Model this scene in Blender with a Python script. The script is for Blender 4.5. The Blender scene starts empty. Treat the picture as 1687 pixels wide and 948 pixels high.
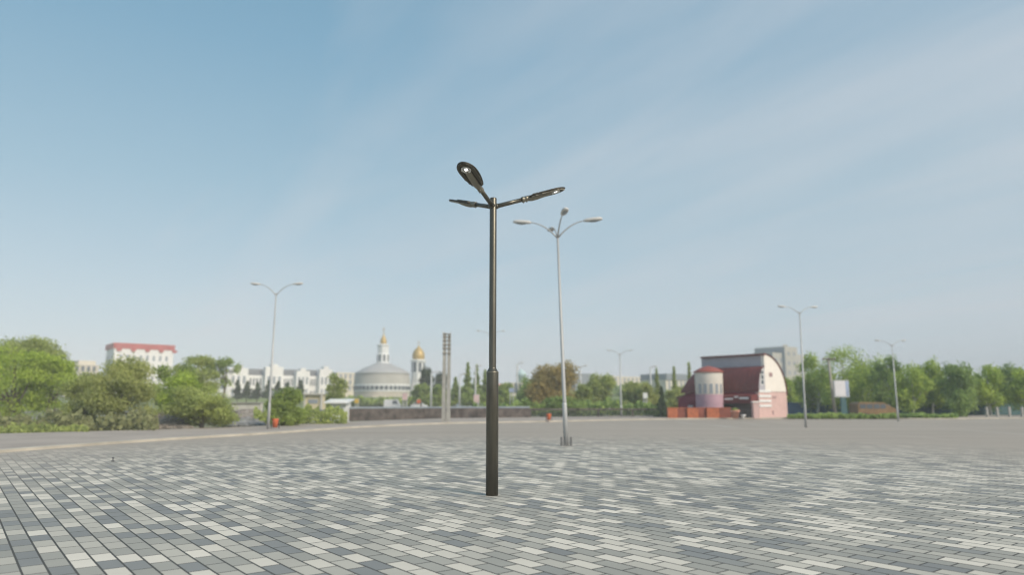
import bpy, math, random
from math import sin, cos, pi, radians, atan, tan, sqrt, hypot
from mathutils import Vector, Matrix

S = bpy.context.scene
COL = S.collection
HAZE = 0.0014
H = 1.56                      # camera height
F = 1171.5                    # focal length in photo pixels (25 mm on 36 mm)
CX, CY = 843.5, 474.0
PITCH = atan(186.5 / F)

# ------------------------------------------------------------------ camera
cam = bpy.data.cameras.new('camera')
cam.lens = 25.0; cam.sensor_width = 36.0
cam.clip_start = 0.1; cam.clip_end = 6000
cam.dof.use_dof = True
cam.dof.focus_distance = 9.5
cam.dof.aperture_fstop = 0.025 / 0.042
co = bpy.data.objects.new('camera', cam); COL.objects.link(co)
co.location = (0, 0, H); co.rotation_euler = (pi / 2 + PITCH, 0, 0)
S.camera = co

# ------------------------------------------------------------------ photo helpers: metres from the survey of the photograph
def ray(x, y):
    X = (x - CX) / F; Y = -(y - CY) / F
    return (X, cos(PITCH) - Y * sin(PITCH), sin(PITCH) + Y * cos(PITCH))
def ground(x, y, z=0.0):
    r = ray(x, y); k = (z - H) / r[2]
    return (r[0] * k, r[1] * k)
def at(x, y, D):
    r = ray(x, y); k = D / r[1]
    return Vector((r[0] * k, D, H + r[2] * k))
def gx(px, D):
    return D * (px - CX) / (F * 1.01259)
def zz(py, D):
    r = ray(CX, py); return H + D * r[2] / r[1]
def mpp(D): return D / 1186.0

# ------------------------------------------------------------------ materials
MATS = {}
def mat(name, rgb, rough=0.7, metal=0.0, var=0.12, scale=2.0, bump=0.0, emit=None, estr=0, spec=0.5, detail=4, streak=False):
    if name in MATS: return MATS[name]
    m = bpy.data.materials.new(name); m.use_nodes = True
    nt = m.node_tree; b = nt.nodes['Principled BSDF']
    b.inputs['Roughness'].default_value = rough
    b.inputs['Metallic'].default_value = metal
    b.inputs['Specular IOR Level'].default_value = spec
    g = nt.nodes.new('ShaderNodeNewGeometry')
    n = nt.nodes.new('ShaderNodeTexNoise'); n.inputs['Scale'].default_value = scale
    n.inputs['Detail'].default_value = detail
    if streak:
        mp = nt.nodes.new('ShaderNodeMapping'); mp.inputs['Scale'].default_value = (1, 1, 0.15)
        nt.links.new(g.outputs['Position'], mp.inputs['Vector']); nt.links.new(mp.outputs[0], n.inputs['Vector'])
    else:
        nt.links.new(g.outputs['Position'], n.inputs['Vector'])
    cr = nt.nodes.new('ShaderNodeValToRGB')
    cr.color_ramp.elements[0].position = 0.3; cr.color_ramp.elements[1].position = 0.7
    cr.color_ramp.elements[0].color = tuple(c * (1 - var) for c in rgb) + (1,)
    cr.color_ramp.elements[1].color = tuple(min(1, c * (1 + var)) for c in rgb) + (1,)
    nt.links.new(n.outputs['Fac'], cr.inputs[0]); nt.links.new(cr.outputs[0], b.inputs['Base Color'])
    if bump:
        bp = nt.nodes.new('ShaderNodeBump'); bp.inputs['Strength'].default_value = bump
        bp.inputs['Distance'].default_value = 0.02
        nt.links.new(n.outputs['Fac'], bp.inputs['Height']); nt.links.new(bp.outputs[0], b.inputs['Normal'])
    if emit:
        b.inputs['Emission Color'].default_value = tuple(emit) + (1,)
        b.inputs['Emission Strength'].default_value = estr
    MATS[name] = m; return m

def leafmat(name, dark, light, scale=0.7, trans=0.48):
    if name in MATS: return MATS[name]
    m = bpy.data.materials.new(name); m.use_nodes = True
    nt = m.node_tree; nt.nodes.remove(nt.nodes['Principled BSDF'])
    out = nt.nodes['Material Output']
    g = nt.nodes.new('ShaderNodeNewGeometry')
    n = nt.nodes.new('ShaderNodeTexNoise'); n.inputs['Scale'].default_value = scale; n.inputs['Detail'].default_value = 3
    nt.links.new(g.outputs['Position'], n.inputs['Vector'])
    ad = nt.nodes.new('ShaderNodeMath'); ad.operation = 'MULTIPLY_ADD'
    ad.inputs[1].default_value = 0.45; nt.links.new(g.outputs['Random Per Island'], ad.inputs[0])
    nt.links.new(n.outputs['Fac'], ad.inputs[2])
    cr = nt.nodes.new('ShaderNodeValToRGB')
    cr.color_ramp.elements[0].position = 0.42; cr.color_ramp.elements[1].position = 0.98
    cr.color_ramp.elements[0].color = tuple(dark) + (1,); cr.color_ramp.elements[1].color = tuple(light) + (1,)
    nt.links.new(ad.outputs[0], cr.inputs[0])
    d = nt.nodes.new('ShaderNodeBsdfDiffuse'); t = nt.nodes.new('ShaderNodeBsdfTranslucent')
    mx = nt.nodes.new('ShaderNodeMixShader'); mx.inputs[0].default_value = trans
    nt.links.new(cr.outputs[0], d.inputs[0]); nt.links.new(cr.outputs[0], t.inputs[0])
    nt.links.new(d.outputs[0], mx.inputs[1]); nt.links.new(t.outputs[0], mx.inputs[2])
    nt.links.new(mx.outputs[0], out.inputs['Surface'])
    MATS[name] = m; return m

L_BRIGHT = leafmat('leaves_bright', (0.267, 0.364, 0.065), (0.569, 0.694, 0.123))
L_GREEN = leafmat('leaves_green', (0.197, 0.273, 0.078), (0.460, 0.560, 0.146))
L_OLIVE = leafmat('leaves_olive', (0.253, 0.305, 0.104), (0.508, 0.571, 0.179))
L_WILLOW = leafmat('leaves_willow', (0.309, 0.351, 0.111), (0.556, 0.582, 0.213))
L_DARK = leafmat('leaves_dark', (0.158, 0.244, 0.093), (0.439, 0.560, 0.173))
L_AUTUMN = leafmat('leaves_autumn', (0.238, 0.209, 0.087), (0.533, 0.418, 0.168))
L_CONIFER = leafmat('needles', (0.055, 0.085, 0.055), (0.15, 0.20, 0.10))
L_DRY = leafmat('dry_growth', (0.18, 0.19, 0.09), (0.4, 0.41, 0.2), 1.6)
L_RIGHT = leafmat('leaves_park', (0.211, 0.312, 0.074), (0.610, 0.720, 0.166), 0.9)
BARK = mat('bark', (0.13, 0.105, 0.08), 0.9, var=0.3, scale=6)
WHITEWASH = mat('whitewashed_bark', (0.52, 0.50, 0.46), 0.9, var=0.2, scale=4)

BRONZE = mat('bronze_metal', (0.118, 0.110, 0.088), 0.36, 0.7, var=0.15, scale=14, streak=True)
BRONZE_L = mat('bronze_cast', (0.24, 0.22, 0.175), 0.4, 0.75, var=0.15, scale=20)
FIN = mat('fin_metal', (0.06, 0.055, 0.045), 0.5, 0.5, var=0.15, scale=20)
SILVER = mat('silver_reflector', (0.62, 0.62, 0.60), 0.25, 0.8, var=0.05)
LED = mat('led_glass', (0.9, 0.9, 0.88), 0.2, emit=(1, 0.98, 0.94), estr=2.2)
GALV = mat('galvanised_steel', (0.44, 0.445, 0.445), 0.55, 0.25, var=0.12, scale=3, streak=True)
GALV_FAR = mat('grey_painted_steel', (0.50, 0.51, 0.51), 0.6, 0.1, var=0.1)
HEADW = mat('lamp_housing', (0.56, 0.55, 0.53), 0.5, var=0.06)
HEADG = mat('lamp_glass', (0.30, 0.32, 0.34), 0.25, var=0.05)
CONC = mat('concrete', (0.36, 0.35, 0.32), 0.85, var=0.14, scale=3, bump=0.2)
CONC_L = mat('concrete_light', (0.56, 0.54, 0.49), 0.85, var=0.12, scale=2)
DARKMET = mat('dark_metal', (0.07, 0.075, 0.08), 0.6, 0.3)
GLASS = mat('window_glass', (0.10, 0.12, 0.14), 0.15, var=0.2, scale=0.6)
GLASS_L = mat('window_glass_pale', (0.27, 0.30, 0.34), 0.2, var=0.2, scale=0.3)
WHITE = mat('white_render', (0.78, 0.77, 0.76), 0.85, var=0.06, scale=0.4)
WHITE_S = mat('white_paint', (0.78, 0.78, 0.77), 0.4, var=0.03)
CREAM = mat('cream_render', (0.62, 0.57, 0.47), 0.85, var=0.08, scale=0.5)
BEIGE = mat('beige_render', (0.50, 0.46, 0.39), 0.85, var=0.08, scale=0.3)
REDROOF = mat('red_roof', (0.42, 0.085, 0.075), 0.7, var=0.14, scale=0.5)
GREYROOF = mat('grey_roof', (0.19, 0.185, 0.18), 0.8, var=0.15, scale=0.5)
CHURCH = mat('church_render', (0.42, 0.41, 0.38), 0.85, var=0.08, scale=0.3)
CHURCH_L = mat('church_white', (0.70, 0.71, 0.71), 0.8, var=0.05, scale=0.3)
CHROOF = mat('church_roof', (0.40, 0.40, 0.395), 0.6, var=0.08, scale=0.3)
GOLD = mat('gilding', (0.50, 0.36, 0.14), 0.5, 0.25, var=0.1)
MAROON = mat('maroon_sheet', (0.155, 0.036, 0.033), 0.55, var=0.15, scale=2)
MAGENTA = mat('magenta_render', (0.29, 0.055, 0.085), 0.7, var=0.12)
PINK = mat('pink_render', (0.62, 0.43, 0.40), 0.85, var=0.07)
LILAC = mat('lilac_render', (0.46, 0.30, 0.36), 0.85, var=0.07)
LILACW = mat('lilac_shade_render', (0.42, 0.41, 0.45), 0.85, var=0.06)  # white wall with the long side's shade put into its colour
PALE = mat('pale_cream_render', (0.80, 0.75, 0.69), 0.85, var=0.05)
ORANGE_B = mat('orange_brick', (0.44, 0.135, 0.06), 0.85, var=0.2, scale=5)
ORANGE = mat('orange_plastic', (0.60, 0.14, 0.05), 0.5, var=0.05)
ORANGE_R = mat('rusty_orange_paint', (0.21, 0.13, 0.055), 0.6, var=0.3, scale=2)
TERRA = mat('terracotta', (0.62, 0.30, 0.22), 0.8, var=0.08)
BROWNF = mat('brown_fence', (0.10, 0.082, 0.073), 0.8, var=0.55, scale=2.2)
BLUEGREY = mat('bluegrey_rail', (0.27, 0.31, 0.35), 0.5, var=0.1)
TEAL = mat('teal_paint', (0.05, 0.12, 0.13), 0.6, var=0.15)
BLUE = mat('blue_paint', (0.07, 0.14, 0.24), 0.6, var=0.15)
YELLOW = mat('yellow_paint', (0.60, 0.40, 0.06), 0.6, var=0.1)
SIGNP = mat('pink_poster', (0.62, 0.45, 0.44), 0.6, var=0.1, scale=1)
SIGNB = mat('blue_poster', (0.35, 0.42, 0.58), 0.6, var=0.15, scale=1)
GREYCAR = mat('grey_car_paint', (0.16, 0.18, 0.20), 0.3, 0.3, var=0.03)
RUBBER = mat('rubber', (0.03, 0.03, 0.03), 0.8)
RUBBLE = mat('rubble_stone', (0.25, 0.22, 0.19), 0.95, var=0.4, scale=3, bump=0.6)
DARKST = mat('dark_stone', (0.14, 0.12, 0.115), 0.95, var=0.4, scale=3)
CYANW = mat('pale_cyan_render', (0.45, 0.58, 0.60), 0.8, var=0.05)
SLATEBL = mat('slate_blue_shade', (0.22, 0.25, 0.28), 0.85, var=0.08)

# ------------------------------------------------------------------ mesh builder
class MB:
    def __init__(s): s.v = []; s.f = []; s.sm = []
    def face(s, pts, smooth=False):
        i = len(s.v); s.v += [tuple(p) for p in pts]; s.f.append(tuple(range(i, i + len(pts)))); s.sm.append(smooth)
    def box(s, c, size, rz=0, taper=1.0, M=None):
        hx, hy, hz = size[0] / 2, size[1] / 2, size[2] / 2
        i = len(s.v); cr, sr = cos(rz), sin(rz)
        for z in (-hz, hz):
            t = taper if z > 0 else 1
            for x, y in ((-hx, -hy), (hx, -hy), (hx, hy), (-hx, hy)):
                x *= t; y *= t
                p = Vector((c[0] + x * cr - y * sr, c[1] + x * sr + y * cr, c[2] + z))
                if M: p = M @ p
                s.v.append(tuple(p))
        for q in ((0, 3, 2, 1), (4, 5, 6, 7), (0, 1, 5, 4), (1, 2, 6, 5), (2, 3, 7, 6), (3, 0, 4, 7)):
            s.f.append(tuple(i + k for k in q)); s.sm.append(False)
    def tube(s, pts, rads, n=16, cap=True):
        pts = [Vector(p) for p in pts]; rings = []
        up = None
        for k, p in enumerate(pts):
            if k == 0: d = pts[1] - p
            elif k == len(pts) - 1: d = p - pts[k - 1]
            else: d = pts[k + 1] - pts[k - 1]
            if d.length < 1e-9: d = Vector((0, 0, 1))
            d.normalize()
            if up is None:
                up = Vector((1, 0, 0)) if abs(d.x) < 0.9 else Vector((0, 1, 0))
            a = (up - d * up.dot(d)).normalized(); b = d.cross(a); up = a
            i = len(s.v); r = rads[k] if hasattr(rads, '__len__') else rads
            for j in range(n):
                t = 2 * pi * j / n; s.v.append(tuple(p + (a * cos(t) + b * sin(t)) * r))
            rings.append(i)
        for k in range(len(pts) - 1):
            A, B = rings[k], rings[k + 1]
            for j in range(n):
                s.f.append((A + j, A + (j + 1) % n, B + (j + 1) % n, B + j)); s.sm.append(True)
        if cap:
            s.f.append(tuple(rings[0] + j for j in reversed(range(n)))); s.sm.append(False)
            s.f.append(tuple(rings[-1] + j for j in range(n))); s.sm.append(False)
    def lathe(s, prof, c=(0, 0, 0), n=32, a0=0, a1=2 * pi, smooth=True):
        full = abs(a1 - a0 - 2 * pi) < 1e-6; m = n if full else n + 1
        i = len(s.v)
        for r, z in prof:
            for j in range(m):
                t = a0 + (a1 - a0) * j / n
                s.v.append((c[0] + r * cos(t), c[1] + r * sin(t), c[2] + z))
        for k in range(len(prof) - 1):
            for j in range(n):
                j2 = (j + 1) % m
                s.f.append((i + k * m + j, i + k * m + j2, i + (k + 1) * m + j2, i + (k + 1) * m + j)); s.sm.append(smooth)
    def prism(s, poly, z0, z1):
        n = len(poly); i = len(s.v)
        for z in (z0, z1):
            for p in poly: s.v.append((p[0], p[1], z))
        s.f.append(tuple(i + k for k in reversed(range(n)))); s.sm.append(False)
        s.f.append(tuple(i + n + k for k in range(n))); s.sm.append(False)
        for k in range(n):
            s.f.append((i + k, i + (k + 1) % n, i + n + (k + 1) % n, i + n + k)); s.sm.append(False)
    def extrude(s, poly, d):           # 3-D polygon pushed by vector d
        n = len(poly); i = len(s.v); d = Vector((d[0], d[1], d[2] if len(d) > 2 else 0.0))
        for p in poly: s.v.append(tuple(p))
        for p in poly: s.v.append(tuple(Vector(p) + d))
        s.f.append(tuple(i + k for k in reversed(range(n)))); s.sm.append(False)
        s.f.append(tuple(i + n + k for k in range(n))); s.sm.append(False)
        for k in range(n):
            s.f.append((i + k, i + (k + 1) % n, i + n + (k + 1) % n, i + n + k)); s.sm.append(False)
    def sphere(s, c, r, n=12, m=8, jit=0, rnd=None):
        i = len(s.v); r = r if hasattr(r, '__len__') else (r, r, r)
        for a in range(m + 1):
            for b in range(n):
                t = pi * a / m; u = 2 * pi * b / n
                k = 1 + (rnd.uniform(-jit, jit) if rnd and 0 < a < m else 0)
                s.v.append((c[0] + r[0] * sin(t) * cos(u) * k, c[1] + r[1] * sin(t) * sin(u) * k, c[2] + r[2] * cos(t) * k))
        for a in range(m):
            for b in range(n):
                s.f.append((i + a * n + b, i + (a + 1) * n + b, i + (a + 1) * n + (b + 1) % n, i + a * n + (b + 1) % n)); s.sm.append(jit == 0)
    def build(s, name, m, parent=None, xf=None):
        me = bpy.data.meshes.new(name)
        v = s.v
        if xf: v = [tuple(xf @ Vector(p)) for p in v]
        me.from_pydata(v, [], s.f); me.polygons.foreach_set('use_smooth', s.sm)
        me.materials.append(m); me.update()
        o = bpy.data.objects.new(name, me); COL.objects.link(o)
        if parent:
            o.parent = parent
        return o

def tag(o, label=None, cat=None, group=None, kind=None):
    if label: o['label'] = label
    if cat: o['category'] = cat
    if group: o['group'] = group
    if kind: o['kind'] = kind
    return o
def thing(name, label, cat, loc, rz=0, group=None):
    o = bpy.data.objects.new(name, None); COL.objects.link(o)
    o.location = loc; o.rotation_euler = (0, 0, rz); o.empty_display_size = 0.3
    return tag(o, label, cat, group)

# ------------------------------------------------------------------ world: hazy spring sky with cirrus
SUN_EL, SUN_AZ = radians(36), radians(48)      # azimuth: to the right of straight behind the camera
sd = Vector((sin(SUN_AZ) * cos(SUN_EL), -cos(SUN_AZ) * cos(SUN_EL), sin(SUN_EL)))
w = bpy.data.worlds.new('World'); S.world = w; w.use_nodes = True
nt = w.node_tree; nt.nodes.clear(); N = nt.nodes.new; Lk = nt.links.new
out = N('ShaderNodeOutputWorld'); bg = N('ShaderNodeBackground'); Lk(bg.outputs[0], out.inputs[0])
tc = N('ShaderNodeTexCoord')
sky = N('ShaderNodeTexSky'); sky.sky_type = 'NISHITA'; sky.sun_disc = False
sky.sun_elevation = SUN_EL; sky.sun_rotation = math.atan2(sd.x, sd.y)
sky.dust_density = 2.5; sky.air_density = 1.0; sky.ozone_density = 2.0
skm = N('ShaderNodeVectorMath'); skm.operation = 'SCALE'; skm.inputs['Scale'].default_value = 0.085
Lk(sky.outputs[0], skm.inputs[0])
sep = N('ShaderNodeSeparateXYZ'); Lk(tc.outputs['Generated'], sep.inputs[0])
def M2(op, a, b=None, c=None, clamp=False):
    n = N('ShaderNodeMath'); n.operation = op; n.use_clamp = clamp
    for i, q in enumerate((a, b, c)):
        if q is None: continue
        if isinstance(q, (int, float)): n.inputs[i].default_value = q
        else: Lk(q, n.inputs[i])
    return n.outputs[0]
# veil of haze, thick near the horizon
cr = N('ShaderNodeValToRGB'); Lk(sep.outputs[2], cr.inputs[0])
el = cr.color_ramp.elements
el[0].position = 0.0; el[0].color = (0.545, 0.62, 0.67, 1)
el[1].position = 0.62; el[1].color = (0.145, 0.31, 0.44, 1)
e = el.new(0.12); e.color = (0.455, 0.56, 0.62, 1)
e = el.new(0.28); e.color = (0.31, 0.465, 0.555, 1)
e = el.new(0.45); e.color = (0.205, 0.375, 0.50, 1)
mixh = N('ShaderNodeMix'); mixh.data_type = 'RGBA'; mixh.inputs[0].default_value = 0.8
Lk(skm.outputs[0], mixh.inputs['A']); Lk(cr.outputs[0], mixh.inputs['B'])
# cirrus on a flat layer, bands running from the left horizon to the upper right
zc = M2('ADD', M2('MAXIMUM', sep.outputs[2], 0.0), 0.10)
ux = M2('DIVIDE', sep.outputs[0], zc); uy = M2('DIVIDE', sep.outputs[1], zc)
ca, sa = -0.585, 0.811
along = M2('ADD', M2('MULTIPLY', ux, ca), M2('MULTIPLY', uy, sa))
across = M2('SUBTRACT', M2('MULTIPLY', ux, sa), M2('MULTIPLY', uy, ca))
cmb = N('ShaderNodeCombineXYZ'); Lk(M2('MULTIPLY', along, 0.22), cmb.inputs[0]); Lk(M2('MULTIPLY', across, 0.62), cmb.inputs[1])
n1 = N('ShaderNodeTexNoise'); n1.inputs['Scale'].default_value = 1.0; n1.inputs['Detail'].default_value = 5; n1.inputs['Roughness'].default_value = 0.5
n1.inputs['Distortion'].default_value = 0.4
Lk(cmb.outputs[0], n1.inputs['Vector'])
cmb2 = N('ShaderNodeCombineXYZ'); Lk(M2('MULTIPLY', along, 0.6), cmb2.inputs[0]); Lk(M2('MULTIPLY', across, 2.6), cmb2.inputs[1])
cmb2.inputs[2].default_value = 3.7
n2 = N('ShaderNodeTexNoise'); n2.inputs['Scale'].default_value = 1.0; n2.inputs['Detail'].default_value = 6; n2.inputs['Distortion'].default_value = 0.8
Lk(cmb2.outputs[0], n2.inputs['Vector'])
rs = M2('MULTIPLY_ADD', sep.outputs[0], 0.40, 0.10)          # more veil towards the right
c0 = M2('ADD', M2('MULTIPLY_ADD', n1.outputs['Fac'], 2.2, -0.96), rs)
c1 = M2('ADD', c0, M2('MULTIPLY_ADD', n2.outputs['Fac'], 0.85, -0.40))
cl = M2('MULTIPLY', c1, 0.85, clamp=True)
cl = M2('MINIMUM', cl, 0.75)
mixc = N('ShaderNodeMix'); mixc.data_type = 'RGBA'; Lk(cl, mixc.inputs[0])
Lk(mixh.outputs['Result'], mixc.inputs['A']); mixc.inputs['B'].default_value = (0.50, 0.535, 0.575, 1)
Lk(mixc.outputs['Result'], bg.inputs[0]); bg.inputs[1].default_value = 1.27

sun = bpy.data.lights.new('sun', 'SUN'); sun.energy = 3.5; sun.angle = radians(22); sun.color = (1.0, 0.89, 0.74)
so = bpy.data.objects.new('sun', sun); COL.objects.link(so)
so.rotation_euler = (-sd).to_track_quat('-Z', 'Y').to_euler()

S.cycles.filter_width = 1.1
S.view_settings.view_transform = 'Standard'; S.view_settings.look = 'None'; S.view_settings.exposure = 0

# thin spring haze filling the air near the ground
hz = MB(); hz.box((0, 170, 13), (900, 560, 27.4)); 
hm = bpy.data.materials.new('haze'); hm.use_nodes = True; hn = hm.node_tree; hn.nodes.clear()
ho = hn.nodes.new('ShaderNodeOutputMaterial'); hv = hn.nodes.new('ShaderNodeVolumeScatter')
hv.inputs['Color'].default_value = (0.93, 0.97, 1, 1); hv.inputs['Density'].default_value = HAZE; hv.inputs['Anisotropy'].default_value = -0.35
hn.links.new(hv.outputs[0], ho.inputs['Volume'])
if HAZE > 0:
    tag(hz.build('haze', hm), kind='structure')

# ------------------------------------------------------------------ ground
LAMP = ground(810.5, 817)
def ground_mat():
    m = bpy.data.materials.new('rough_grass'); m.use_nodes = True; nt = m.node_tree; b = nt.nodes['Principled BSDF']
    b.inputs['Roughness'].default_value = 0.95
    g = nt.nodes.new('ShaderNodeNewGeometry')
    n = nt.nodes.new('ShaderNodeTexNoise'); n.inputs['Scale'].default_value = 0.12; n.inputs['Detail'].default_value = 8
    nt.links.new(g.outputs['Position'], n.inputs['Vector'])
    c = nt.nodes.new('ShaderNodeValToRGB'); nt.links.new(n.outputs['Fac'], c.inputs[0])
    e = c.color_ramp.elements; e[0].position = .35; e[0].color = (0.09, 0.12, 0.045, 1); e[1].position = .65; e[1].color = (0.22, 0.20, 0.13, 1)
    nt.links.new(c.outputs[0], b.inputs['Base Color']); return m
g = MB()
R_ = 4000
ringpts = []
NA = 48
radii = [0, 60, 200, 600, 1500, R_]
for k in range(1, len(radii)):
    for j in range(NA):
        a0, a1 = 2 * pi * j / NA, 2 * pi * (j + 1) / NA
        r0, r1 = radii[k - 1], radii[k]
        q = [(r0 * cos(a0), r0 * sin(a0), -.35), (r1 * cos(a0), r1 * sin(a0), -.35), (r1 * cos(a1), r1 * sin(a1), -.35), (r0 * cos(a1), r0 * sin(a1), -.35)]
        if r0 == 0: q = q[1:3] + [q[0]]
        g.face(q)
tag(g.build('ground', ground_mat()), kind='structure')

def paving_mat():
    m = bpy.data.materials.new('paving'); m.use_nodes = True; nt = m.node_tree; N = nt.nodes.new; L = nt.links.new
    b = nt.nodes['Principled BSDF']; b.inputs['Roughness'].default_value = 0.75; b.inputs['Specular IOR Level'].default_value = 0.3
    g = N('ShaderNodeNewGeometry')
    def dot(vec):
        n = N('ShaderNodeVectorMath'); n.operation = 'DOT_PRODUCT'; n.inputs[1].default_value = vec; L(g.outputs['Position'], n.inputs[0]); return n.outputs['Value']
    def ma(op, a, v, v2=None, clamp=False):
        n = N('ShaderNodeMath'); n.operation = op; n.use_clamp = clamp
        for i, q in enumerate((a, v, v2)):
            if q is None: continue
            if isinstance(q, (int, float)): n.inputs[i].default_value = q
            else: L(q, n.inputs[i])
        return n.outputs[0]
    d1 = (-0.6149, 0.7886, 0); nn = (0.7886, 0.6149, 0)
    cx = N('ShaderNodeCombineXYZ')
    L(ma('SUBTRACT', dot(d1), 0.038), cx.inputs[0]); L(ma('SUBTRACT', dot(nn), 0.066), cx.inputs[1])
    br = N('ShaderNodeTexBrick'); L(cx.outputs[0], br.inputs['Vector'])
    br.offset = 0.5; br.offset_frequency = 2; br.squash = 1.0; br.squash_frequency = 2
    br.inputs['Scale'].default_value = 1.0
    br.inputs['Color1'].default_value = (0, 0, 0, 1); br.inputs['Color2'].default_value = (1, 1, 1, 1)
    br.inputs['Mortar'].default_value = (0.5, 0.5, 0.5, 1)
    br.inputs['Mortar Size'].default_value = 0.0105; br.inputs['Mortar Smooth'].default_value = 0.12
    br.inputs['Brick Width'].default_value = 0.4; br.inputs['Row Height'].default_value = 0.2
    pal = N('ShaderNodeValToRGB'); L(br.outputs['Color'], pal.inputs[0])
    e = pal.color_ramp.elements
    e[0].position = 0.0; e[0].color = (0.215, 0.228, 0.235, 1)
    e[1].position = 1.0; e[1].color = (0.68, 0.65, 0.59, 1)
    for pos, c in ((0.15, (0.24, 0.253, 0.257, 1)), (0.21, (0.315, 0.318, 0.298, 1)), (0.5, (0.35, 0.35, 0.325, 1)),
                   (0.53, (0.42, 0.412, 0.378, 1)), (0.74, (0.48, 0.468, 0.425, 1)), (0.78, (0.595, 0.57, 0.515, 1))):
        x = e.new(pos); x.color = c
    # fine grain and broad dirt
    nf = N('ShaderNodeTexNoise'); nf.inputs['Scale'].default_value = 160; nf.inputs['Detail'].default_value = 3; L(g.outputs['Position'], nf.inputs['Vector'])
    nb = N('ShaderNodeTexNoise'); nb.inputs['Scale'].default_value = 0.55; nb.inputs['Detail'].default_value = 5; L(g.outputs['Position'], nb.inputs['Vector'])
    k = ma('ADD', ma('MULTIPLY_ADD', nf.outputs['Fac'], 0.16, 0.92 - 0.0), ma('MULTIPLY_ADD', nb.outputs['Fac'], 0.34, -0.17))
    k = ma('SUBTRACT', k, 0.08 - 0.08)
    wm = N('ShaderNodeVectorMath'); wm.operation = 'MULTIPLY'; wm.inputs[1].default_value = (1.035, 1.0, 0.955); L(pal.outputs[0], wm.inputs[0])
    sc = N('ShaderNodeVectorMath'); sc.operation = 'SCALE'; L(wm.outputs[0], sc.inputs[0]); L(k, sc.inputs['Scale'])
    mm = N('ShaderNodeMix'); mm.data_type = 'RGBA'; L(br.outputs['Fac'], mm.inputs[0]); L(sc.outputs[0], mm.inputs['A'])
    mm.inputs['B'].default_value = (0.065, 0.063, 0.058, 1)
    # bricks fade to the worn, uniform field; the early start paints in haze
    ds = N('ShaderNodeVectorMath'); ds.operation = 'DISTANCE'; L(g.outputs['Position'], ds.inputs[0]); ds.inputs[1].default_value = (LAMP[0] + 1, LAMP[1] + 1.0, 0)
    fr = N('ShaderNodeMapRange'); fr.interpolation_type = 'SMOOTHSTEP'; L(ds.outputs['Value'], fr.inputs['Value'])
    fr.inputs['From Min'].default_value = 6.0; fr.inputs['From Max'].default_value = 23.0
    mp = N('ShaderNodeMapping'); mp.inputs['Rotation'].default_value = (0, 0, radians(-25)); mp.inputs['Scale'].default_value = (0.05, 0.35, 1); L(g.outputs['Position'], mp.inputs['Vector'])
    nw = N('ShaderNodeTexNoise'); nw.inputs['Scale'].default_value = 1.0; nw.inputs['Detail'].default_value = 6; L(mp.outputs[0], nw.inputs['Vector'])
    wr = N('ShaderNodeValToRGB'); L(nw.outputs['Fac'], wr.inputs[0]); e = wr.color_ramp.elements
    e[0].position = .3; e[0].color = (0.325, 0.28, 0.235, 1); e[1].position = .75; e[1].color = (0.405, 0.352, 0.30, 1)
    fm = N('ShaderNodeMix'); fm.data_type = 'RGBA'; L(fr.outputs[0], fm.inputs[0]); L(mm.outputs['Result'], fm.inputs['A']); L(wr.outputs[0], fm.inputs['B'])
    # pale streaks running off to the right, a hazy reflection painted in
    mp2 = N('ShaderNodeMapping'); mp2.inputs['Rotation'].default_value = (0, 0, radians(38)); mp2.inputs['Scale'].default_value = (0.9, 0.07, 1); L(g.outputs['Position'], mp2.inputs['Vector'])
    n3 = N('ShaderNodeTexNoise'); n3.inputs['Scale'].default_value = 1.0; n3.inputs['Detail'].default_value = 3; L(mp2.outputs[0], n3.inputs['Vector'])
    t3 = N('ShaderNodeMapRange'); L(n3.outputs['Fac'], t3.inputs['Value']); t3.inputs['From Min'].default_value = 0.60; t3.inputs['From Max'].default_value = 0.72; t3.inputs['To Max'].default_value = 0.45
    sx = N('ShaderNodeSeparateXYZ'); L(g.outputs['Position'], sx.inputs[0])
    rt = N('ShaderNodeMapRange'); L(sx.outputs[0], rt.inputs['Value']); rt.inputs['From Min'].default_value = 3; rt.inputs['From Max'].default_value = 7
    tm = N('ShaderNodeMix'); tm.data_type = 'RGBA'; L(ma('MULTIPLY', t3.outputs[0], rt.outputs[0]), tm.inputs[0]); L(fm.outputs['Result'], tm.inputs['A']); tm.inputs['B'].default_value = (0.5, 0.49, 0.45, 1)
    L(tm.outputs['Result'], b.inputs['Base Color'])
    bp = N('ShaderNodeBump'); bp.inputs['Strength'].default_value = 0.5; bp.inputs['Distance'].default_value = 0.006
    L(ma('MULTIPLY', ma('SUBTRACT', 1.0, br.outputs['Fac']), ma('SUBTRACT', 1.0, fr.outputs[0])), bp.inputs['Height']); L(bp.outputs[0], b.inputs['Normal'])
    return m

KIN = [(-500, 800), (-200, 766), (0, 747), (250, 728), (450, 715.5), (600, 705), (740, 699), (900, 696), (1100, 692), (1300, 690.5), (1545, 691.5), (1687, 690.5), (2100, 692)]
KOUT = [(-500, 728), (-200, 722), (0, 718), (250, 711), (450, 704), (600, 696.5), (740, 691.5), (900, 689), (1100, 686.5), (1300, 687), (1545, 687.5), (1687, 685.5), (2100, 686)]
kin = [ground(*p) for p in KIN]; kout = [ground(*p) for p in KOUT]
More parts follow.
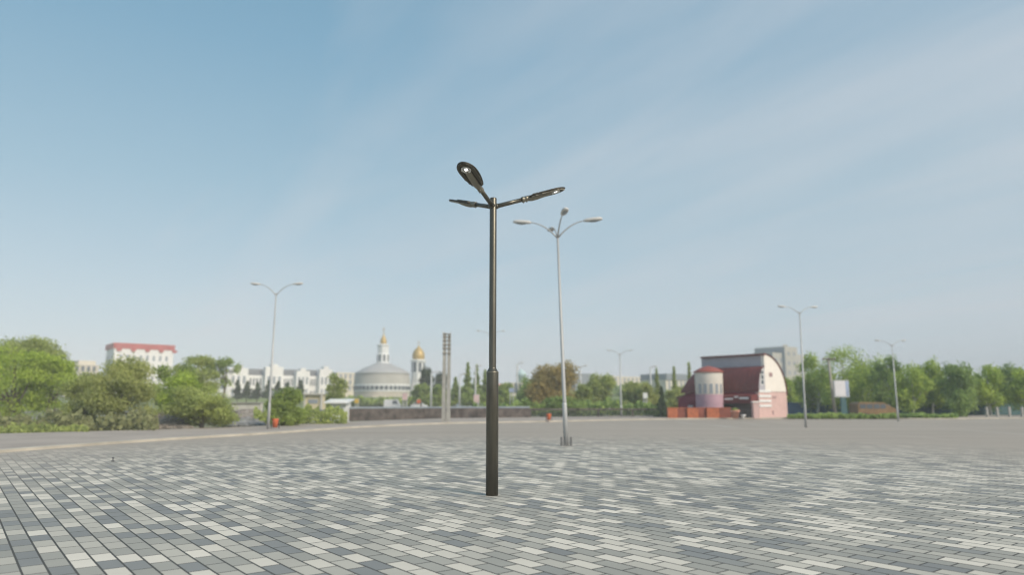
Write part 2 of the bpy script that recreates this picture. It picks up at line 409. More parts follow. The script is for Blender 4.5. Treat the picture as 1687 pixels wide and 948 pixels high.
# subdivide smoothly
def refine(pts):
    P = [Vector(p) for p in pts]; o = []
    for i in range(len(P) - 1):
        p0, p1, p2, p3 = P[max(0, i - 1)], P[i], P[i + 1], P[min(len(P) - 1, i + 2)]
        for k in range(5):
            t = k / 5; o.append(0.5 * ((2 * p1) + (-p0 + p2) * t + (2 * p0 - 5 * p1 + 4 * p2 - p3) * t * t + (-p0 + 3 * p1 - 3 * p2 + p3) * t ** 3))
    o.append(P[-1]); return o
kin = refine(kin); kout = refine(kout)
pl = MB()
for i in range(len(kin) - 1):
    a, b = kin[i], kin[i + 1]
    pl.face([(a.x, -12, 0), (b.x, -12, 0), (b.x, b.y, 0), (a.x, a.y, 0)])
# near sides
a = kin[0]; pl.face([(-60, -12, 0), (a.x, -12, 0), (a.x, a.y, 0), (-60, a.y, 0)])
tag(pl.build('plaza_paving', paving_mat()), kind='structure')

def strip(A, B, z0, z1):
    m = MB()
    for i in range(len(A) - 1):
        a, b, c, d = A[i], A[i + 1], B[i + 1], B[i]
        m.face([(a.x, a.y, z1), (b.x, b.y, z1), (c.x, c.y, z1), (d.x, d.y, z1)])
        m.face([(a.x, a.y, z0), (b.x, b.y, z0), (b.x, b.y, z1), (a.x, a.y, z1)])
        m.face([(d.x, d.y, z1), (c.x, c.y, z1), (c.x, c.y, z0), (d.x, d.y, z0)])
    return m
def offs(P, d):
    o = []
    for i, p in enumerate(P):
        t = (P[min(i + 1, len(P) - 1)] - P[max(i - 1, 0)]).normalized(); o.append(p + Vector((-t.y, t.x)) * d)
    return o
KERB = mat('kerb_stone', (0.47, 0.43, 0.36), 0.9, var=0.2, scale=0.8)
SIDEW = mat('footpath', (0.36, 0.31, 0.27), 0.9, var=0.13, scale=0.35, detail=8)
k2 = offs(kin, 0.35)
tag(strip(kin, k2, -0.05, 0.09).build('kerb', KERB), kind='structure')
tag(strip(k2, kout, -0.4, 0.082).build('footpath', SIDEW), kind='structure')

# lawn bank rising behind the railing in the distance
LAWN = mat('lawn', (0.15, 0.19, 0.055), 0.95, var=0.3, scale=0.15, detail=8)
bank = MB()
xs = [-190 + 10 * i for i in range(52)]
rows = [(140, -0.34), (145, 0.4), (152, 1.6), (170, 2.4), (420, 3.0)]
for i in range(len(xs) - 1):
    for r in range(len(rows) - 1):
        (y0, z0), (y1, z1) = rows[r], rows[r + 1]
        bank.face([(xs[i], y0, z0), (xs[i + 1], y0, z0), (xs[i + 1], y1, z1), (xs[i], y1, z1)], True)
tag(bank.build('lawn_bank', LAWN), kind='structure')
rd = MB(); rd.face([(-160, 124, -.346), (170, 124, -.346), (170, 138, -.346), (-160, 138, -.346)])
tag(rd.build('road', mat('asphalt', (0.06, 0.06, 0.062), 0.9, var=0.15)), kind='structure')

# ------------------------------------------------------------------ foreground street lamp
lamp = thing('street_lamp', 'tall dark bronze street lamp with three leaf shaped LED heads, nearest on the paving', 'street lamp', (LAMP[0], LAMP[1], 0))
b = MB()
b.lathe([(0, 0), (0.104, 0), (0.104, 2.03), (0.102, 2.042), (0.094, 2.052), (0.072, 2.095), (0.064, 2.105), (0.0625, 2.12), (0.0615, 5.10), (0.057, 5.115), (0, 5.116)], n=48)
pole = b.build('pole', BRONZE, lamp)
b = MB()
b.lathe([(0.1045, 2.028), (0.1065, 2.03), (0.1065, 2.044), (0.1035, 2.0465)], n=48)
b.build('shoulder_ring', BRONZE_L, lamp)
ELEV = math.atan(0.305)
ARMZ = 4.95
def leaf_w(t):      # half width of the plate along its length (0..1)
    pts = [(0, .078), (.05, .108), (.15, .132), (.3, .154), (.45, .168), (.6, .173), (.72, .167), (.82, .146), (.90, .113), (.95, .082), (.985, .042), (1, 0.0)]
    for i in range(len(pts) - 1):
        if t <= pts[i + 1][0]:
            k = (t - pts[i][0]) / (pts[i + 1][0] - pts[i][0]); return pts[i][1] * (1 - k) + pts[i + 1][1] * k
    return 0
for az in (9.5, -111.5, 129):
    A = radians(az)
    X = Matrix.Translation((0, 0, ARMZ)) @ Matrix.Rotation(A, 4, 'Z') @ Matrix.Rotation(-ELEV, 4, 'Y')
    b = MB(); b.tube([(0.02, 0, 0), (0.56, 0, 0)], [0.040, 0.037], 24)
    arm = b.build('arm', BRONZE, lamp, X)
    b = MB(); b.tube([(0.045, 0, 0.0), (0.085, 0, 0.0)], [0.052, 0.047], 24); b.build('socket', BRONZE, arm, X)
    X0, LEN = 0.67, 0.71
    head = MB()
    n = 44
    ts = [1 - (1 - i / n) ** 1.0 for i in range(n + 1)]
    up = [(X0 + LEN * t, leaf_w(t)) for t in ts]; outline = up + [(x, -y) for x, y in reversed(up[:-1])]
    def crown(x): return 0.0
    m_ = len(outline); i0 = len(head.v)
    for sc_, z in ((0.93, 0.026), (0.985, 0.020), (1.0, 0.012), (0.985, 0.002), (0.90, -0.004)):
        cxx = X0 + LEN * 0.5
        for x, y in outline: head.v.append((cxx + (x - cxx) * (1 - (1 - sc_) * 0.5), y * sc_, z))
    for k in range(4):
        for j in range(m_):
            head.f.append((i0 + k * m_ + j, i0 + k * m_ + (j + 1) % m_, i0 + (k + 1) * m_ + (j + 1) % m_, i0 + (k + 1) * m_ + j)); head.sm.append(True)
    head.f.append(tuple(i0 + j for j in range(m_))); head.sm.append(False)
    head.f.append(tuple(i0 + 4 * m_ + j for j in reversed(range(m_)))); head.sm.append(False)
    hd = head.build('lamp_head', FIN, lamp, X)
    # belly housing under the plate
    by = MB(); secs = [(0.66, .046, .050), (0.72, .056, .062), (0.82, .060, .060), (0.95, .062, .046), (1.06, .060, .030), (1.12, .054, .016), (1.15, .044, .004)]
    rings = []
    for x, hw, dp in secs:
        i = len(by.v)
        for j in range(13):
            t = pi * j / 12; by.v.append((x, hw * cos(t), -0.003 - dp * (sin(t) ** 0.6)))
        rings.append(i)
    for k in range(len(secs) - 1):
        for j in range(12):
            by.f.append((rings[k] + j, rings[k] + j + 1, rings[k + 1] + j + 1, rings[k + 1] + j)); by.sm.append(True)
    by.f.append(tuple(rings[0] + j for j in range(13))); by.sm.append(False)
    by.build('driver_housing', BRONZE_L, hd, X)
    # heat sink ribs, underside and top
    fb = MB()
    ny = 15
    for q in range(ny):
        y = -0.165 + 0.33 * q / (ny - 1)
        xs_ = [X0 + LEN * t / 60 for t in range(61) if leaf_w(t / 60) * 0.93 > abs(y)]
        if len(xs_) < 4: continue
        xa, xb = xs_[0] + 0.01, xs_[-1] - 0.012
        segs = [(xa, xb)]
        if abs(y) < 0.092: segs = [(1.285, xb)]
        elif abs(y) < 0.06: segs = [(1.285, xb)]
        for u0, u1 in segs:
            if u1 - u0 > 0.02: fb.box(((u0 + u1) / 2, y, -0.0095), (u1 - u0, 0.007, 0.017))
    fb.build('cooling_fins', BRONZE_L, hd, X)
    tp = MB()
    for q in range(3):
        tp.box((0.80 + 0.125 * q, 0, 0.036), (0.115, 0.15 - 0.012 * q, 0.024), taper=0.9)
    tp.build('top_cover', BRONZE, hd, X)
    bz = MB()
    BX = 1.185
    bz.lathe([(0.056, 0.002), (0.082, -0.001), (0.090, -0.012), (0.085, -0.020), (0.066, -0.016), (0.056, -0.006), (0.056, 0.002)], (BX, 0, -0.002), n=8, smooth=False)
    bz.build('bezel', SILVER, hd, X)
    ln = MB(); ln.box((BX, 0, -0.0085), (0.052, 0.052, 0.012)); ln.build('led_lens', LED, hd, X)
    cp = MB(); cp.tube([(0.535, 0, 0), (0.545, 0, 0), (0.585, 0, 0), (0.588, 0, 0), (0.60, 0, 0), (0.603, 0, 0), (0.64, 0, 0), (0.645, 0, 0), (0.66, 0, 0), (0.70, 0, -0.003)],
                       [0.046, 0.052, 0.052, 0.046, 0.046, 0.051, 0.051, 0.046, 0.05, 0.052], 24)
    clp = cp.build('clamp', BRONZE_L, hd, X)
    for sx in (0.56, 0.62):
        for sy in (-1, 1):
            bt = MB(); bt.tube([(sx, sy * 0.02, -0.045), (sx, sy * 0.02, -0.062)], 0.008, 8)
            bt.build('bolt', BRONZE_L, clp, X)

# ------------------------------------------------------------------ grey street lamps across the plaza
def grey_lamp(name, label, foot, D, ytop, arms, r=0.075, lean=(0, 0), group=None, arm_len=1.2, rise=0.45, hl=0.55, mt=GALV, sleeve=True, cat='street lamp', bracket=False):
    x = gx(foot, D)
    t = thing(name, label, cat, (x, D, 0), 0, group)
    zt = zz(ytop, D); lx, ly = lean
    b = MB(); b.tube([(0, 0, 0), (lx * 0.25, ly * .25, zt * 0.25), (lx, ly, zt)], [r, r * 0.9, r * 0.5], 16); b.build('pole', mt, t)
    if sleeve:
        b = MB(); b.tube([(0, 0, 0.0), (lx * .2, 0, zt * 0.19), (lx * .205, 0, zt * .195)], [r * 1.14, r * 1.1, r * 0.95], 16); b.build('base_sleeve', mt, t)
    if bracket:
        for sx in (-1, 1):
            b = MB(); b.box((sx * (r + 0.09), 0, 0.15), (0.08, 0.16, 0.30), taper=0.8); b.build('footing_bracket', mat('bracket_grey', (.14, .14, .14), .7), t)
    for az in arms:
        a = radians(az); c, s_ = cos(a), sin(a)
        b = MB(); P = []
        for k in range(8):
            u = k / 7; P.append((lx + c * arm_len * u, ly + s_ * arm_len * u, zt - 0.15 + (rise + 0.15) * (1 - (1 - u) ** 2)))
        b.tube(P, [r * 0.42, r * .4, r * .36, r * .33, r * .3, r * .28, r * .26, r * .25], 10); ar = b.build('arm', mt, t)
        X = Matrix.Translation((lx + c * arm_len, ly + s_ * arm_len, zt + rise)) @ Matrix.Rotation(a, 4, 'Z') @ Matrix.Rotation(-0.08, 4, 'Y')
        b = MB(); secs = [(-.10, .03, .03), (-.02, .07, .07), (.08, .10, .085), (.3, .12, .092), (.48, .11, .085), (.56, .07, .05), (.58, .0, .0)]
        k0 = hl / 0.58; rings = []
        for xx, hw, hh in secs:
            i = len(b.v)
            for j in range(14):
                q = 2 * pi * j / 14; b.v.append((xx * k0, hw * cos(q) * k0, max(-hh * 0.45, hh * sin(q)) * k0))
            rings.append(i)
        for k in range(len(secs) - 1):
            for j in range(14): b.f.append((rings[k] + j, rings[k + 1] + j, rings[k + 1] + (j + 1) % 14, rings[k] + (j + 1) % 14)); b.sm.append(True)
        hd = b.build('lamp_head', HEADW, t, X)
        b = MB(); b.sphere((0.28 * k0, 0, -0.035 * k0), (0.2 * k0, 0.09 * k0, 0.05 * k0), 12, 6); b.build('glass', HEADG, hd, X)
    return t
GG = None
D = ground(932, 735)[1]
grey_lamp('street_lamp', 'tall grey four armed street lamp standing just right of the bronze lamp', 932, D, 386, (172, -8, -83, 97), r=0.075, lean=(-0.23, 0), arm_len=1.05, rise=0.47, hl=0.60, bracket=True)
D = ground(444, 710)[1]
grey_lamp('street_lamp', 'grey two armed street lamp by the kerb, beside an orange bin on the left', 444, D, 483, (178, 0), r=0.068, arm_len=0.95, rise=0.48, hl=0.5, lean=(0.05, 0))
D = ground(1325, 705)[1]
grey_lamp('street_lamp', 'grey two armed street lamp on the paving just right of the red roofed building', 1325, D, 514, (178, 15), r=0.065, arm_len=0.85, rise=0.3, hl=0.44, lean=(0.05, 0))
D = ground(1477, 695)[1]
grey_lamp('street_lamp', 'grey two armed street lamp in front of the park trees, right of the orange minibus', 1477, D, 568, (170, 10), r=0.065, arm_len=0.85, rise=0.3, hl=0.38)
grey_lamp('street_lamp', 'distant pale two armed street lamp right of the brown leaved tree', 1023, 67, 583, (178, 5), r=0.09, arm_len=0.9, rise=0.3, hl=0.34, mt=GALV)
grey_lamp('street_lamp', 'distant pale two armed street lamp mostly hidden behind the bronze lamp pole', 808, 66, 552, (178, 5), r=0.07, arm_len=1.0, rise=0.35, hl=0.36, mt=GALV)

# twin concrete power pole
D = ground(735, 697)[1]
t = thing('power_pole', 'twin concrete power pole with short cross arms at its top', 'utility pole', (gx(735, D), D, 0))
for sx in (-0.165, 0.165):
    b = MB(); zt = zz(549 if sx < 0 else 552, D); b.box((sx, 0, zt / 2), (0.28, 0.26, zt), taper=0.74); b.build('post', CONC, t)
for k, y in enumerate((551, 556, 562, 569, 575, 583)):
    z = zz(y, D); b = MB(); b.box((0, -0.13 - 0.001 * k, z), (0.62, 0.08, 0.07)); ar = b.build('cross_arm', mat('weathered_arm', (0.22, 0.20, 0.17), .9, var=.2), t)
    for sx in (-0.27, 0.27):
        b = MB(); b.tube([(sx, -0.13, z + .036), (sx, -0.13, z + 0.16)], [0.035, 0.02], 8); b.build('insulator', HEADW, ar)

# thin distant poles
for i, (px, yt, D, lb) in enumerate(((710, 615, 98, 'thin pale pole among dark trees left of the twin concrete pole'),
        (757, 618, 96, 'thin pale pole between the twin concrete pole and the narrow poplars'),
        (783, 605, 94, 'tall thin pale pole in front of the narrow poplars'),
        (852, 600, 93, 'thin pole in front of the pale turreted building'),
        (957, 605, 88, 'thin pale pole at the right edge of the brown leaved tree'),
        (1073, 606, 90, 'thin pale pole left of the narrow dark cypress'),
        (1388, 622, 64, None))):
    if lb is None: continue
    t = thing('thin_pole', lb, 'pole', (gx(px, D), D, -0.35), 0, 'thin poles along the far road')
    zt = zz(yt, D) + .35
    b = MB(); b.tube([(0, 0, 0), (0, 0, zt)], [0.16, 0.09], 10); b.build('shaft', GALV_FAR, t)
    b = MB(); b.tube([(0, 0, zt - .05), (0.5, 0, zt + .15)], [0.06, 0.05], 8); b.sphere((0.65, 0, zt + .16), (.28, .14, .08), 10, 6); b.build('lamp_head', HEADW, t)

# utility pole and billboard near the park trees
D = 64
t = thing('power_pole', 'wooden power pole with a cross arm in front of the park trees', 'utility pole', (gx(1375, D), D, -.3))
b = MB(); b.tube([(0.0, 0, 0), (-0.32, 0, zz(585, D))], [0.15, 0.10], 10); b.build('post', mat('weathered_wood', (0.33, 0.31, 0.27), .9, var=.2), t)
b = MB(); b.box((-0.3, -0.12, zz(587, D)), (1.2, .1, .12)); ar = b.build('cross_arm', BARK, t)
for sx in (-.8, -.3, .2):
    b = MB(); b.tube([(sx, -.12, zz(587, D) + .06), (sx, -.12, zz(587, D) + .22)], [.05, .03], 8); b.build('insulator', HEADW, ar)
D = 63
t = thing('billboard', 'white advertising light box on a teal stand before the park trees', 'billboard', (gx(1387, D), D, -.3))
z0, z1 = zz(655, D) + .3, zz(627, D) + .3
b = MB(); b.box((0, 0, (z0 + z1) / 2), (1.3, .25, z1 - z0)); b.build('box', GALV_FAR, t)
b = MB(); b.box((-0.12, -.13, (z0 + z1) / 2), (0.92, .02, z1 - z0 - .16)); b.build('poster', mat('white_poster', (.75, .72, .74), .5, var=.06), t)
b = MB(); b.box((0.48, -.13, (z0 + z1) / 2), (0.26, .022, z1 - z0 - .16)); b.build('poster_strip', SIGNB, t)
b = MB(); b.box((0.1, 0, z0 / 2), (0.55, .3, z0), taper=.8); b.build('stand', TEAL, t)

# ------------------------------------------------------------------ orange litter bins, peg
def litter_bin(px, D, w_, h, lb):
    t = thing('litter_bin', lb, 'bin', (gx(px, D), D, 0.082), 0, 'orange litter bins')
    b = MB(); b.lathe([(0, .06), (w_ * .36, .06), (w_ * .5, h * .92), (w_ * .5, h), (w_ * .44, h), (w_ * .4, h * .7), (0, h * .7)], n=20); b.build('bin_body', ORANGE, t)
    b = MB(); b.tube([(-w_ * .6, .0, 0), (-w_ * .6, 0, h * 1.05), (w_ * .6, 0, h * 1.05), (w_ * .6, 0, 0)], .02, 8); b.build('frame', DARKMET, t)
litter_bin(455.5, 38.5, .34, .52, 'orange litter bin at the foot of the left grey lamp')
litter_bin(904, 53, .34, .52, 'orange litter bin by the fence left of the four armed lamp')
P_ = ground(186, 761)
t = thing('marker_peg', 'tiny dark peg sticking out of the paving at left', 'peg', (P_[0], P_[1], 0))
b = MB(); b.lathe([(0, 0), (.04, 0), (.045, .015), (.014, .03), (.012, .075), (.025, .08), (.022, .105), (0, .112)], n=12); b.build('stem', DARKMET, t)

# ------------------------------------------------------------------ foliage
def leaves(mb, rnd, c, r, n, size, flat=0.0):
    for _ in range(n):
        while True:
            x, y, z = rnd.uniform(-1, 1), rnd.uniform(-1, 1), rnd.uniform(-1, 1)
            d = x * x + y * y + z * z
            if 0.08 < d < 1: break
        k = 1 + rnd.gauss(0, .19)
        p = Vector((c[0] + x * r[0] * k, c[1] + y * r[1] * k, c[2] + z * r[2] * k))
        nrm = Vector((x + rnd.gauss(0, .7), y + rnd.gauss(0, .7), z + .3 + rnd.gauss(0, .7)))
        if nrm.length < 1e-3: continue
        nrm.normalize(); a = nrm.orthogonal().normalized(); bb = nrm.cross(a)
        t = rnd.uniform(0, 6.28); u = a * cos(t) + bb * sin(t); v = nrm.cross(u)
        s = size * rnd.uniform(.6, 1.35)
        mb.face([p - u * s, p - v * s * .55, p + u * s, p + v * s * .55])

GAIN = 1.0
def tree(label, px, wpx, ytop, ybot, D, m, seed, trunk=BARK, n=2600, name='tree', group=None, base=-.35, depth=1.0, shape='round', cat='tree', leaf=None, gappy=0.9):
    rnd = random.Random(seed)
    if shape == 'conifer': wpx *= 1.45; n = int(n * 1.5)
    elif shape == 'round': wpx *= 1.2; ytop -= 3; n = int(n * (3.0 if D < 60 else 2.0)); ybot += 4
    k = mpp(D); W = wpx * k; z1 = zz(ytop, D); z0 = zz(ybot, D)
    x = gx(px, D); Hh = z1 - z0
    t = thing(name, label, cat, (x, D, base), 0, group)
    cr = MB(); lf = leaf or max(.06, k * 1.9)
    zc = (z0 + z1) / 2 - base
    clumps = []
    K = 26
    if shape == 'round':
        for i in range(K):
            a = rnd.uniform(0, 2 * pi); u = rnd.uniform(-1, 1)
            rad = sqrt(max(0, 1 - u * u * .85)) * rnd.uniform(.45, .80) * (1.0 if u < .3 else .92)
            rr = rnd.uniform(.22, .40)
            clumps.append((cos(a) * rad * W / 2, sin(a) * rad * W / 2 * depth, zc + u * Hh / 2 * .76, rr * W / 2, rr * W / 2 * depth, rr * Hh / 2 * rnd.uniform(.6, 1.0)))
        clumps.append((0, 0, zc, W * .30, W * .30 * depth, Hh * .34))
    elif shape == 'bush':
        for i in range(K):
            a = rnd.uniform(0, 2 * pi); u = rnd.random() ** .8
            rad = sqrt(max(0, 1 - u * u)) * rnd.uniform(.3, .85); rr = rnd.uniform(.2, .36)
            clumps.append((cos(a) * rad * W / 2, sin(a) * rad * W / 2 * depth, z0 - base + u * Hh * .86, rr * W / 2, rr * W / 2 * depth, rr * Hh * .55))
        clumps.append((0, 0, z0 - base + Hh * .35, W * .34, W * .34 * depth, Hh * .4))
    elif shape == 'conifer':
        for i in range(K):
            u = i / (K - 1); a = rnd.uniform(0, 2 * pi); rad = (1 - u) * rnd.uniform(.3, .85)
            clumps.append((cos(a) * rad * W / 2, sin(a) * rad * W / 2, z0 - base + u * Hh * .97, W / 2 * (.16 + .42 * (1 - u)), W / 2 * (.16 + .42 * (1 - u)), Hh * .055))
        clumps.append((0, 0, z0 - base + Hh * .3, W * .26, W * .26, Hh * .3))
    elif shape == 'flat':
        for i in range(K):
            u = rnd.uniform(-1, 1); clumps.append((u * W / 2 * .85, rnd.uniform(-.4, .4) * W / 2, z1 - base - Hh * (.15 + .25 * u * u + rnd.uniform(0, .15)), W * .12, W * .12, Hh * .13))
            if i < 8: clumps.append((rnd.uniform(-.25, .15) * W, 0, z0 - base + Hh * rnd.uniform(.1, .8), W * .15, W * .12, Hh * .14))
    tot = sum((c[3] * c[4] * c[5]) ** (2 / 3) for c in clumps)
    for c in clumps:
        q = (c[3] * c[4] * c[5]) ** (2 / 3) / tot
        leaves(cr, rnd, c[:3], c[3:], int(n * q * GAIN) + 8, lf)
    # trunk and limbs
    tb = MB(); rt = max(.06, W * .03)
    fork = max(.3, (z0 - base) + Hh * .2)
    bend = rnd.uniform(-.1, .1) * W
    tb.tube([(0, 0, 0), (bend * .4, 0, fork * .6), (bend, 0, fork), (bend * .8, 0, fork + Hh * .35), (bend * .6, 0, fork + Hh * .6)], [rt * 1.3, rt, rt * .9, rt * .5, rt * .15], 10)
    if shape in ('round', 'bush', 'flat'):
        for c in rnd.sample(clumps[:K], 7):
            e = Vector(c[:3]); s = Vector((bend, 0, fork * rnd.uniform(.75, 1.1))); mid = (s + e) / 2 + Vector((0, 0, -.06 * Hh))
            tb.tube([s, mid, e], [rt * .5, rt * .3, rt * .08], 6)
    tb.build('trunk', trunk, t)
    cr.build('crown', m, t)
    return t

GL = 'trees on the left bank'
tree('bright green leafy tree at the far left edge of the photo', 8, 150, 566, 690, 46, L_BRIGHT, 1, n=6500, group=GL)
tree('taller darker olive tree rising behind the far left bright green tree', 34, 110, 556, 640, 56, L_OLIVE, 2, n=4200, group=GL)
tree('bright green tree second from the left edge', 78, 72, 588, 676, 47, L_BRIGHT, 3, n=3600, group=GL)
tree('thin olive tree with a sparse top left of the beige block', 92, 40, 573, 640, 62, L_OLIVE, 4, n=1000, group=GL)
tree('olive green tree in front of the low beige block', 140, 70, 615, 702, 42, L_OLIVE, 5, n=4200, group=GL)
tree('broad pale willow like tree in front of the red roofed white block', 210, 108, 594, 700, 41, L_WILLOW, 6, n=6500, group=GL)
tree('dark green tree right of the red roofed white block', 285, 62, 596, 690, 48, L_GREEN, 7, n=3600, group=GL)
tree('olive tree behind the dark green one, left of the long white building', 325, 74, 588, 650, 58, L_OLIVE, 8, n=2600, group=GL)
tree('tree with a flat spreading top above the left end of the long white building', 366, 62, 586, 640, 74, L_GREEN, 9, n=1500, shape='flat', group=GL)
tree('wide round green bush left of the grey lamp with the orange bin', 334, 104, 634, 704, 40, L_OLIVE, 10, n=6000, shape='round', group=GL)
tree('bright round green tree right of the red roofed block, low behind the wide bush', 298, 66, 618, 690, 44, L_BRIGHT, 110, n=3200, group=GL)
tree('round green bush just behind the grey lamp with the orange bin', 472, 60, 643, 702, 43, L_GREEN, 11, n=3600, shape='round', group=GL)
tree('slim yellow green birch left of the round church', 552, 34, 615, 684, 62, L_OLIVE, 12, n=1800, group=GL)

GM = 'trees beyond the railing'
tree('dark tree right of the gold domed bell tower', 702, 26, 608, 662, 128, L_CONIFER, 20, n=1400, group=GM, base=1)
tree('low round green tree below the bell tower', 694, 32, 634, 664, 116, L_GREEN, 21, n=1500, group=GM, base=.5)
tree('low green tree right of the round church base', 722, 26, 638, 666, 112, L_GREEN, 22, n=1200, group=GM, base=.5)
tree('dark tree behind the twin concrete pole', 728, 26, 616, 655, 135, L_CONIFER, 23, n=1200, group=GM, base=1)
for px, w_, yt, sd_, lb in ((770, 17, 598, 24, 'tallest narrow poplar left of the bronze lamp'), (785, 15, 602, 25, 'narrow poplar second left of the bronze lamp pole'),
                            (799, 16, 610, 26, 'narrow poplar touching the bronze lamp pole on its left'), (750, 16, 622, 27, 'short narrow poplar right of the twin concrete pole')):
    tree(lb, px, w_, yt, 664, 115, L_GREEN, sd_, n=1500, shape='conifer', name='poplar_tree', group='narrow poplars by the bronze lamp', base=.5)
tree('low green bush behind the thin poles left of the bronze lamp', 776, 52, 645, 668, 108, L_GREEN, 28, n=1700, shape='bush', group=GM, base=.2)
tree('green tree just right of the bronze lamp pole', 832, 36, 634, 668, 105, L_GREEN, 29, n=1500, group=GM, base=.2)
tree('dark green tree left of the brown leaved tree', 874, 46, 624, 674, 92, L_DARK, 30, n=2200, group=GM)
tree('large brown and olive leaved tree behind the four armed lamp', 917, 82, 597, 682, 76, L_AUTUMN, 31, n=6000, group=GM)
tree('lower brown leaved tree at the left foot of the large brown one', 892, 50, 620, 682, 74, L_AUTUMN, 131, n=2600, group=GM)
tree('dark green shrub at the foot of the large brown tree', 925, 120, 654, 684, 70, L_DARK, 32, n=3800, shape='bush', group=GM, name='shrub', cat='shrub', depth=.3)
tree('pale olive tree right of the large brown tree', 990, 54, 618, 676, 88, L_OLIVE, 33, n=3200, group=GM)
tree('small yellow green tree touching the right side of the brown tree', 962, 28, 634, 676, 84, L_OLIVE, 34, n=1300, group=GM)
tree('olive tree right of the distant two armed lamp', 1044, 46, 632, 680, 86, L_OLIVE, 35, n=2200, group=GM)
tree('low green tree left of the narrow dark cypress', 1068, 30, 634, 680, 84, L_WILLOW, 36, n=1300, group=GM)
for px, w_, yt, sd_, lb in ((1083, 13, 607, 37, 'narrow poplar behind the dark cypress'), (1112, 14, 604, 38, 'narrow poplar right of the dark cypress'),
                            (1137, 13, 598, 39, 'tallest narrow poplar just left of the red roofed building')):
    tree(lb, px, w_, yt, 682, 98, L_OLIVE, sd_, n=1300, shape='conifer', name='poplar_tree', group='narrow poplars by the red roofed building')
tree('narrow dark cypress at the left end of the orange wall', 1090, 16, 638, 688, 65, L_CONIFER, 40, n=1500, shape='conifer', name='cypress_tree', group=GM)
tree('pale bush between the dark cypress and the red roofed building', 1116, 40, 636, 684, 84, L_WILLOW, 41, n=1800, group=GM)

GR = 'park trees on the right'
for i, (px, w_, yt, D, m, lb) in enumerate((
        (1302, 50, 626, 92, L_RIGHT, 'low green tree between the red roofed building and its neighbour lamp'),
        (1346, 60, 586, 84, L_RIGHT, 'dark park tree just right of the pale lamp by the red roofed building'),
        (1386, 92, 574, 80, L_RIGHT, 'tallest park tree, rising above the billboard'),
        (1428, 72, 581, 82, L_RIGHT, 'park tree right of the billboard above the orange minibus'),
        (1464, 54, 586, 76, L_DARK, 'dark park tree behind the right hand grey lamp'),
        (1502, 58, 602, 71, L_RIGHT, 'bright park tree right of the right hand grey lamp'),
        (1534, 52, 596, 76, L_RIGHT, 'park tree with a gap under its high top, third from the right hand lamp'),
        (1582, 58, 600, 72, L_DARK, 'dark drooping park tree right of the end of the hedge'),
        (1630, 60, 602, 74, L_RIGHT, 'round park tree above the whitewashed trunks'),
        (1664, 46, 598, 80, L_DARK, 'slim dark park tree near the right edge of the photo'),
        (1696, 56, 603, 73, L_RIGHT, 'park tree cut by the right edge of the photo'))):
    tree(lb, px, w_, yt, 676, D, m, 60 + i, n=3600, group=GR, trunk=WHITEWASH)
tree('small dark shrub in front of the drooping park tree', 1580, 40, 640, 684, 66, L_DARK, 90, n=1600, shape='bush', group=GR, name='shrub', cat='shrub')
for i, px in enumerate((390, 406, 423, 441, 457, 472, 494)):
    lb = ['leftmost', 'second', 'third', 'fourth', 'fifth', 'sixth', 'rightmost'][i] + ' small dark conifer in the row before the long white building'
    tree(lb, px, 15, 627 + (i % 3) * 2, 656, 128, L_CONIFER, 200 + i, n=700, shape='conifer', name='conifer_tree', group='small conifers in front of the long white building', base=1)

# uncountable growth: far woods, bank undergrowth, hedge
def band(name, label, cat, px0, px1, y0, y1, D, m, seed, n, leaf, depth=2.0, base=None):
    rnd = random.Random(seed); mb = MB(); k = mpp(D)
    for i in range(n):
        px = rnd.uniform(px0, px1); u = rnd.random()
        top = y1 + (math.sin(px * .13 + seed) + math.sin(px * .05 + 2 * seed) + .8 * math.sin(px * .37 + 3 * seed)) * abs(y0 - y1) * .16
        yy = y0 + (top - y0) * u; d = D + rnd.uniform(0, depth)
        p = Vector((gx(px, d), d, zz(yy, D)))
        nrm = Vector((rnd.gauss(0, 1), -1 + rnd.gauss(0, .7), .5 + rnd.gauss(0, .6))).normalized(); a = nrm.orthogonal().normalized(); bb = nrm.cross(a)
        t = rnd.uniform(0, 6.28); u_ = a * cos(t) + bb * sin(t); v = nrm.cross(u_); s = leaf * rnd.uniform(.6, 1.4)
        mb.face([p - u_ * s, p - v * s * .6, p + u_ * s, p + v * s * .6])
    o = mb.build(name, m); tag(o, label, cat, kind='stuff'); return o
band('far_woods', 'hazy dark tree line along the horizon', 'woods', -150, 1850, 664, 640, 210, L_DARK, 5, 9000, 1.0, 12)
band('undergrowth', 'tangle of dry and green growth along the left bank', 'undergrowth', -150, 262, 716, 686, 36, L_DRY, 6, 3600, .14, 3)
band('undergrowth', 'low yellow green weeds along the footpath at the far left', 'undergrowth', -150, 150, 716.5, 701, 34.5, L_OLIVE, 7, 1300, .10, 1.2)
band('undergrowth', 'low green growth behind the orange litter bin', 'undergrowth', 420, 572, 700, 676, 46, L_OLIVE, 8, 2200, .12, 3)
band('hedge', 'low clipped hedge behind the white kerb on the right', 'hedge', 1296, 1575, 689, 683.5, 61, L_DARK, 9, 5200, .13, 1.5)
band('undergrowth', 'dark green growth behind the long railing', 'undergrowth', 780, 1095, 684, 664, 72, L_DARK, 12, 4500, .2, 3)
band('grass_verge', 'green verge in front of the round church', 'grass', 560, 860, 668, 657, 141, L_GREEN, 10, 5000, .4, 5)

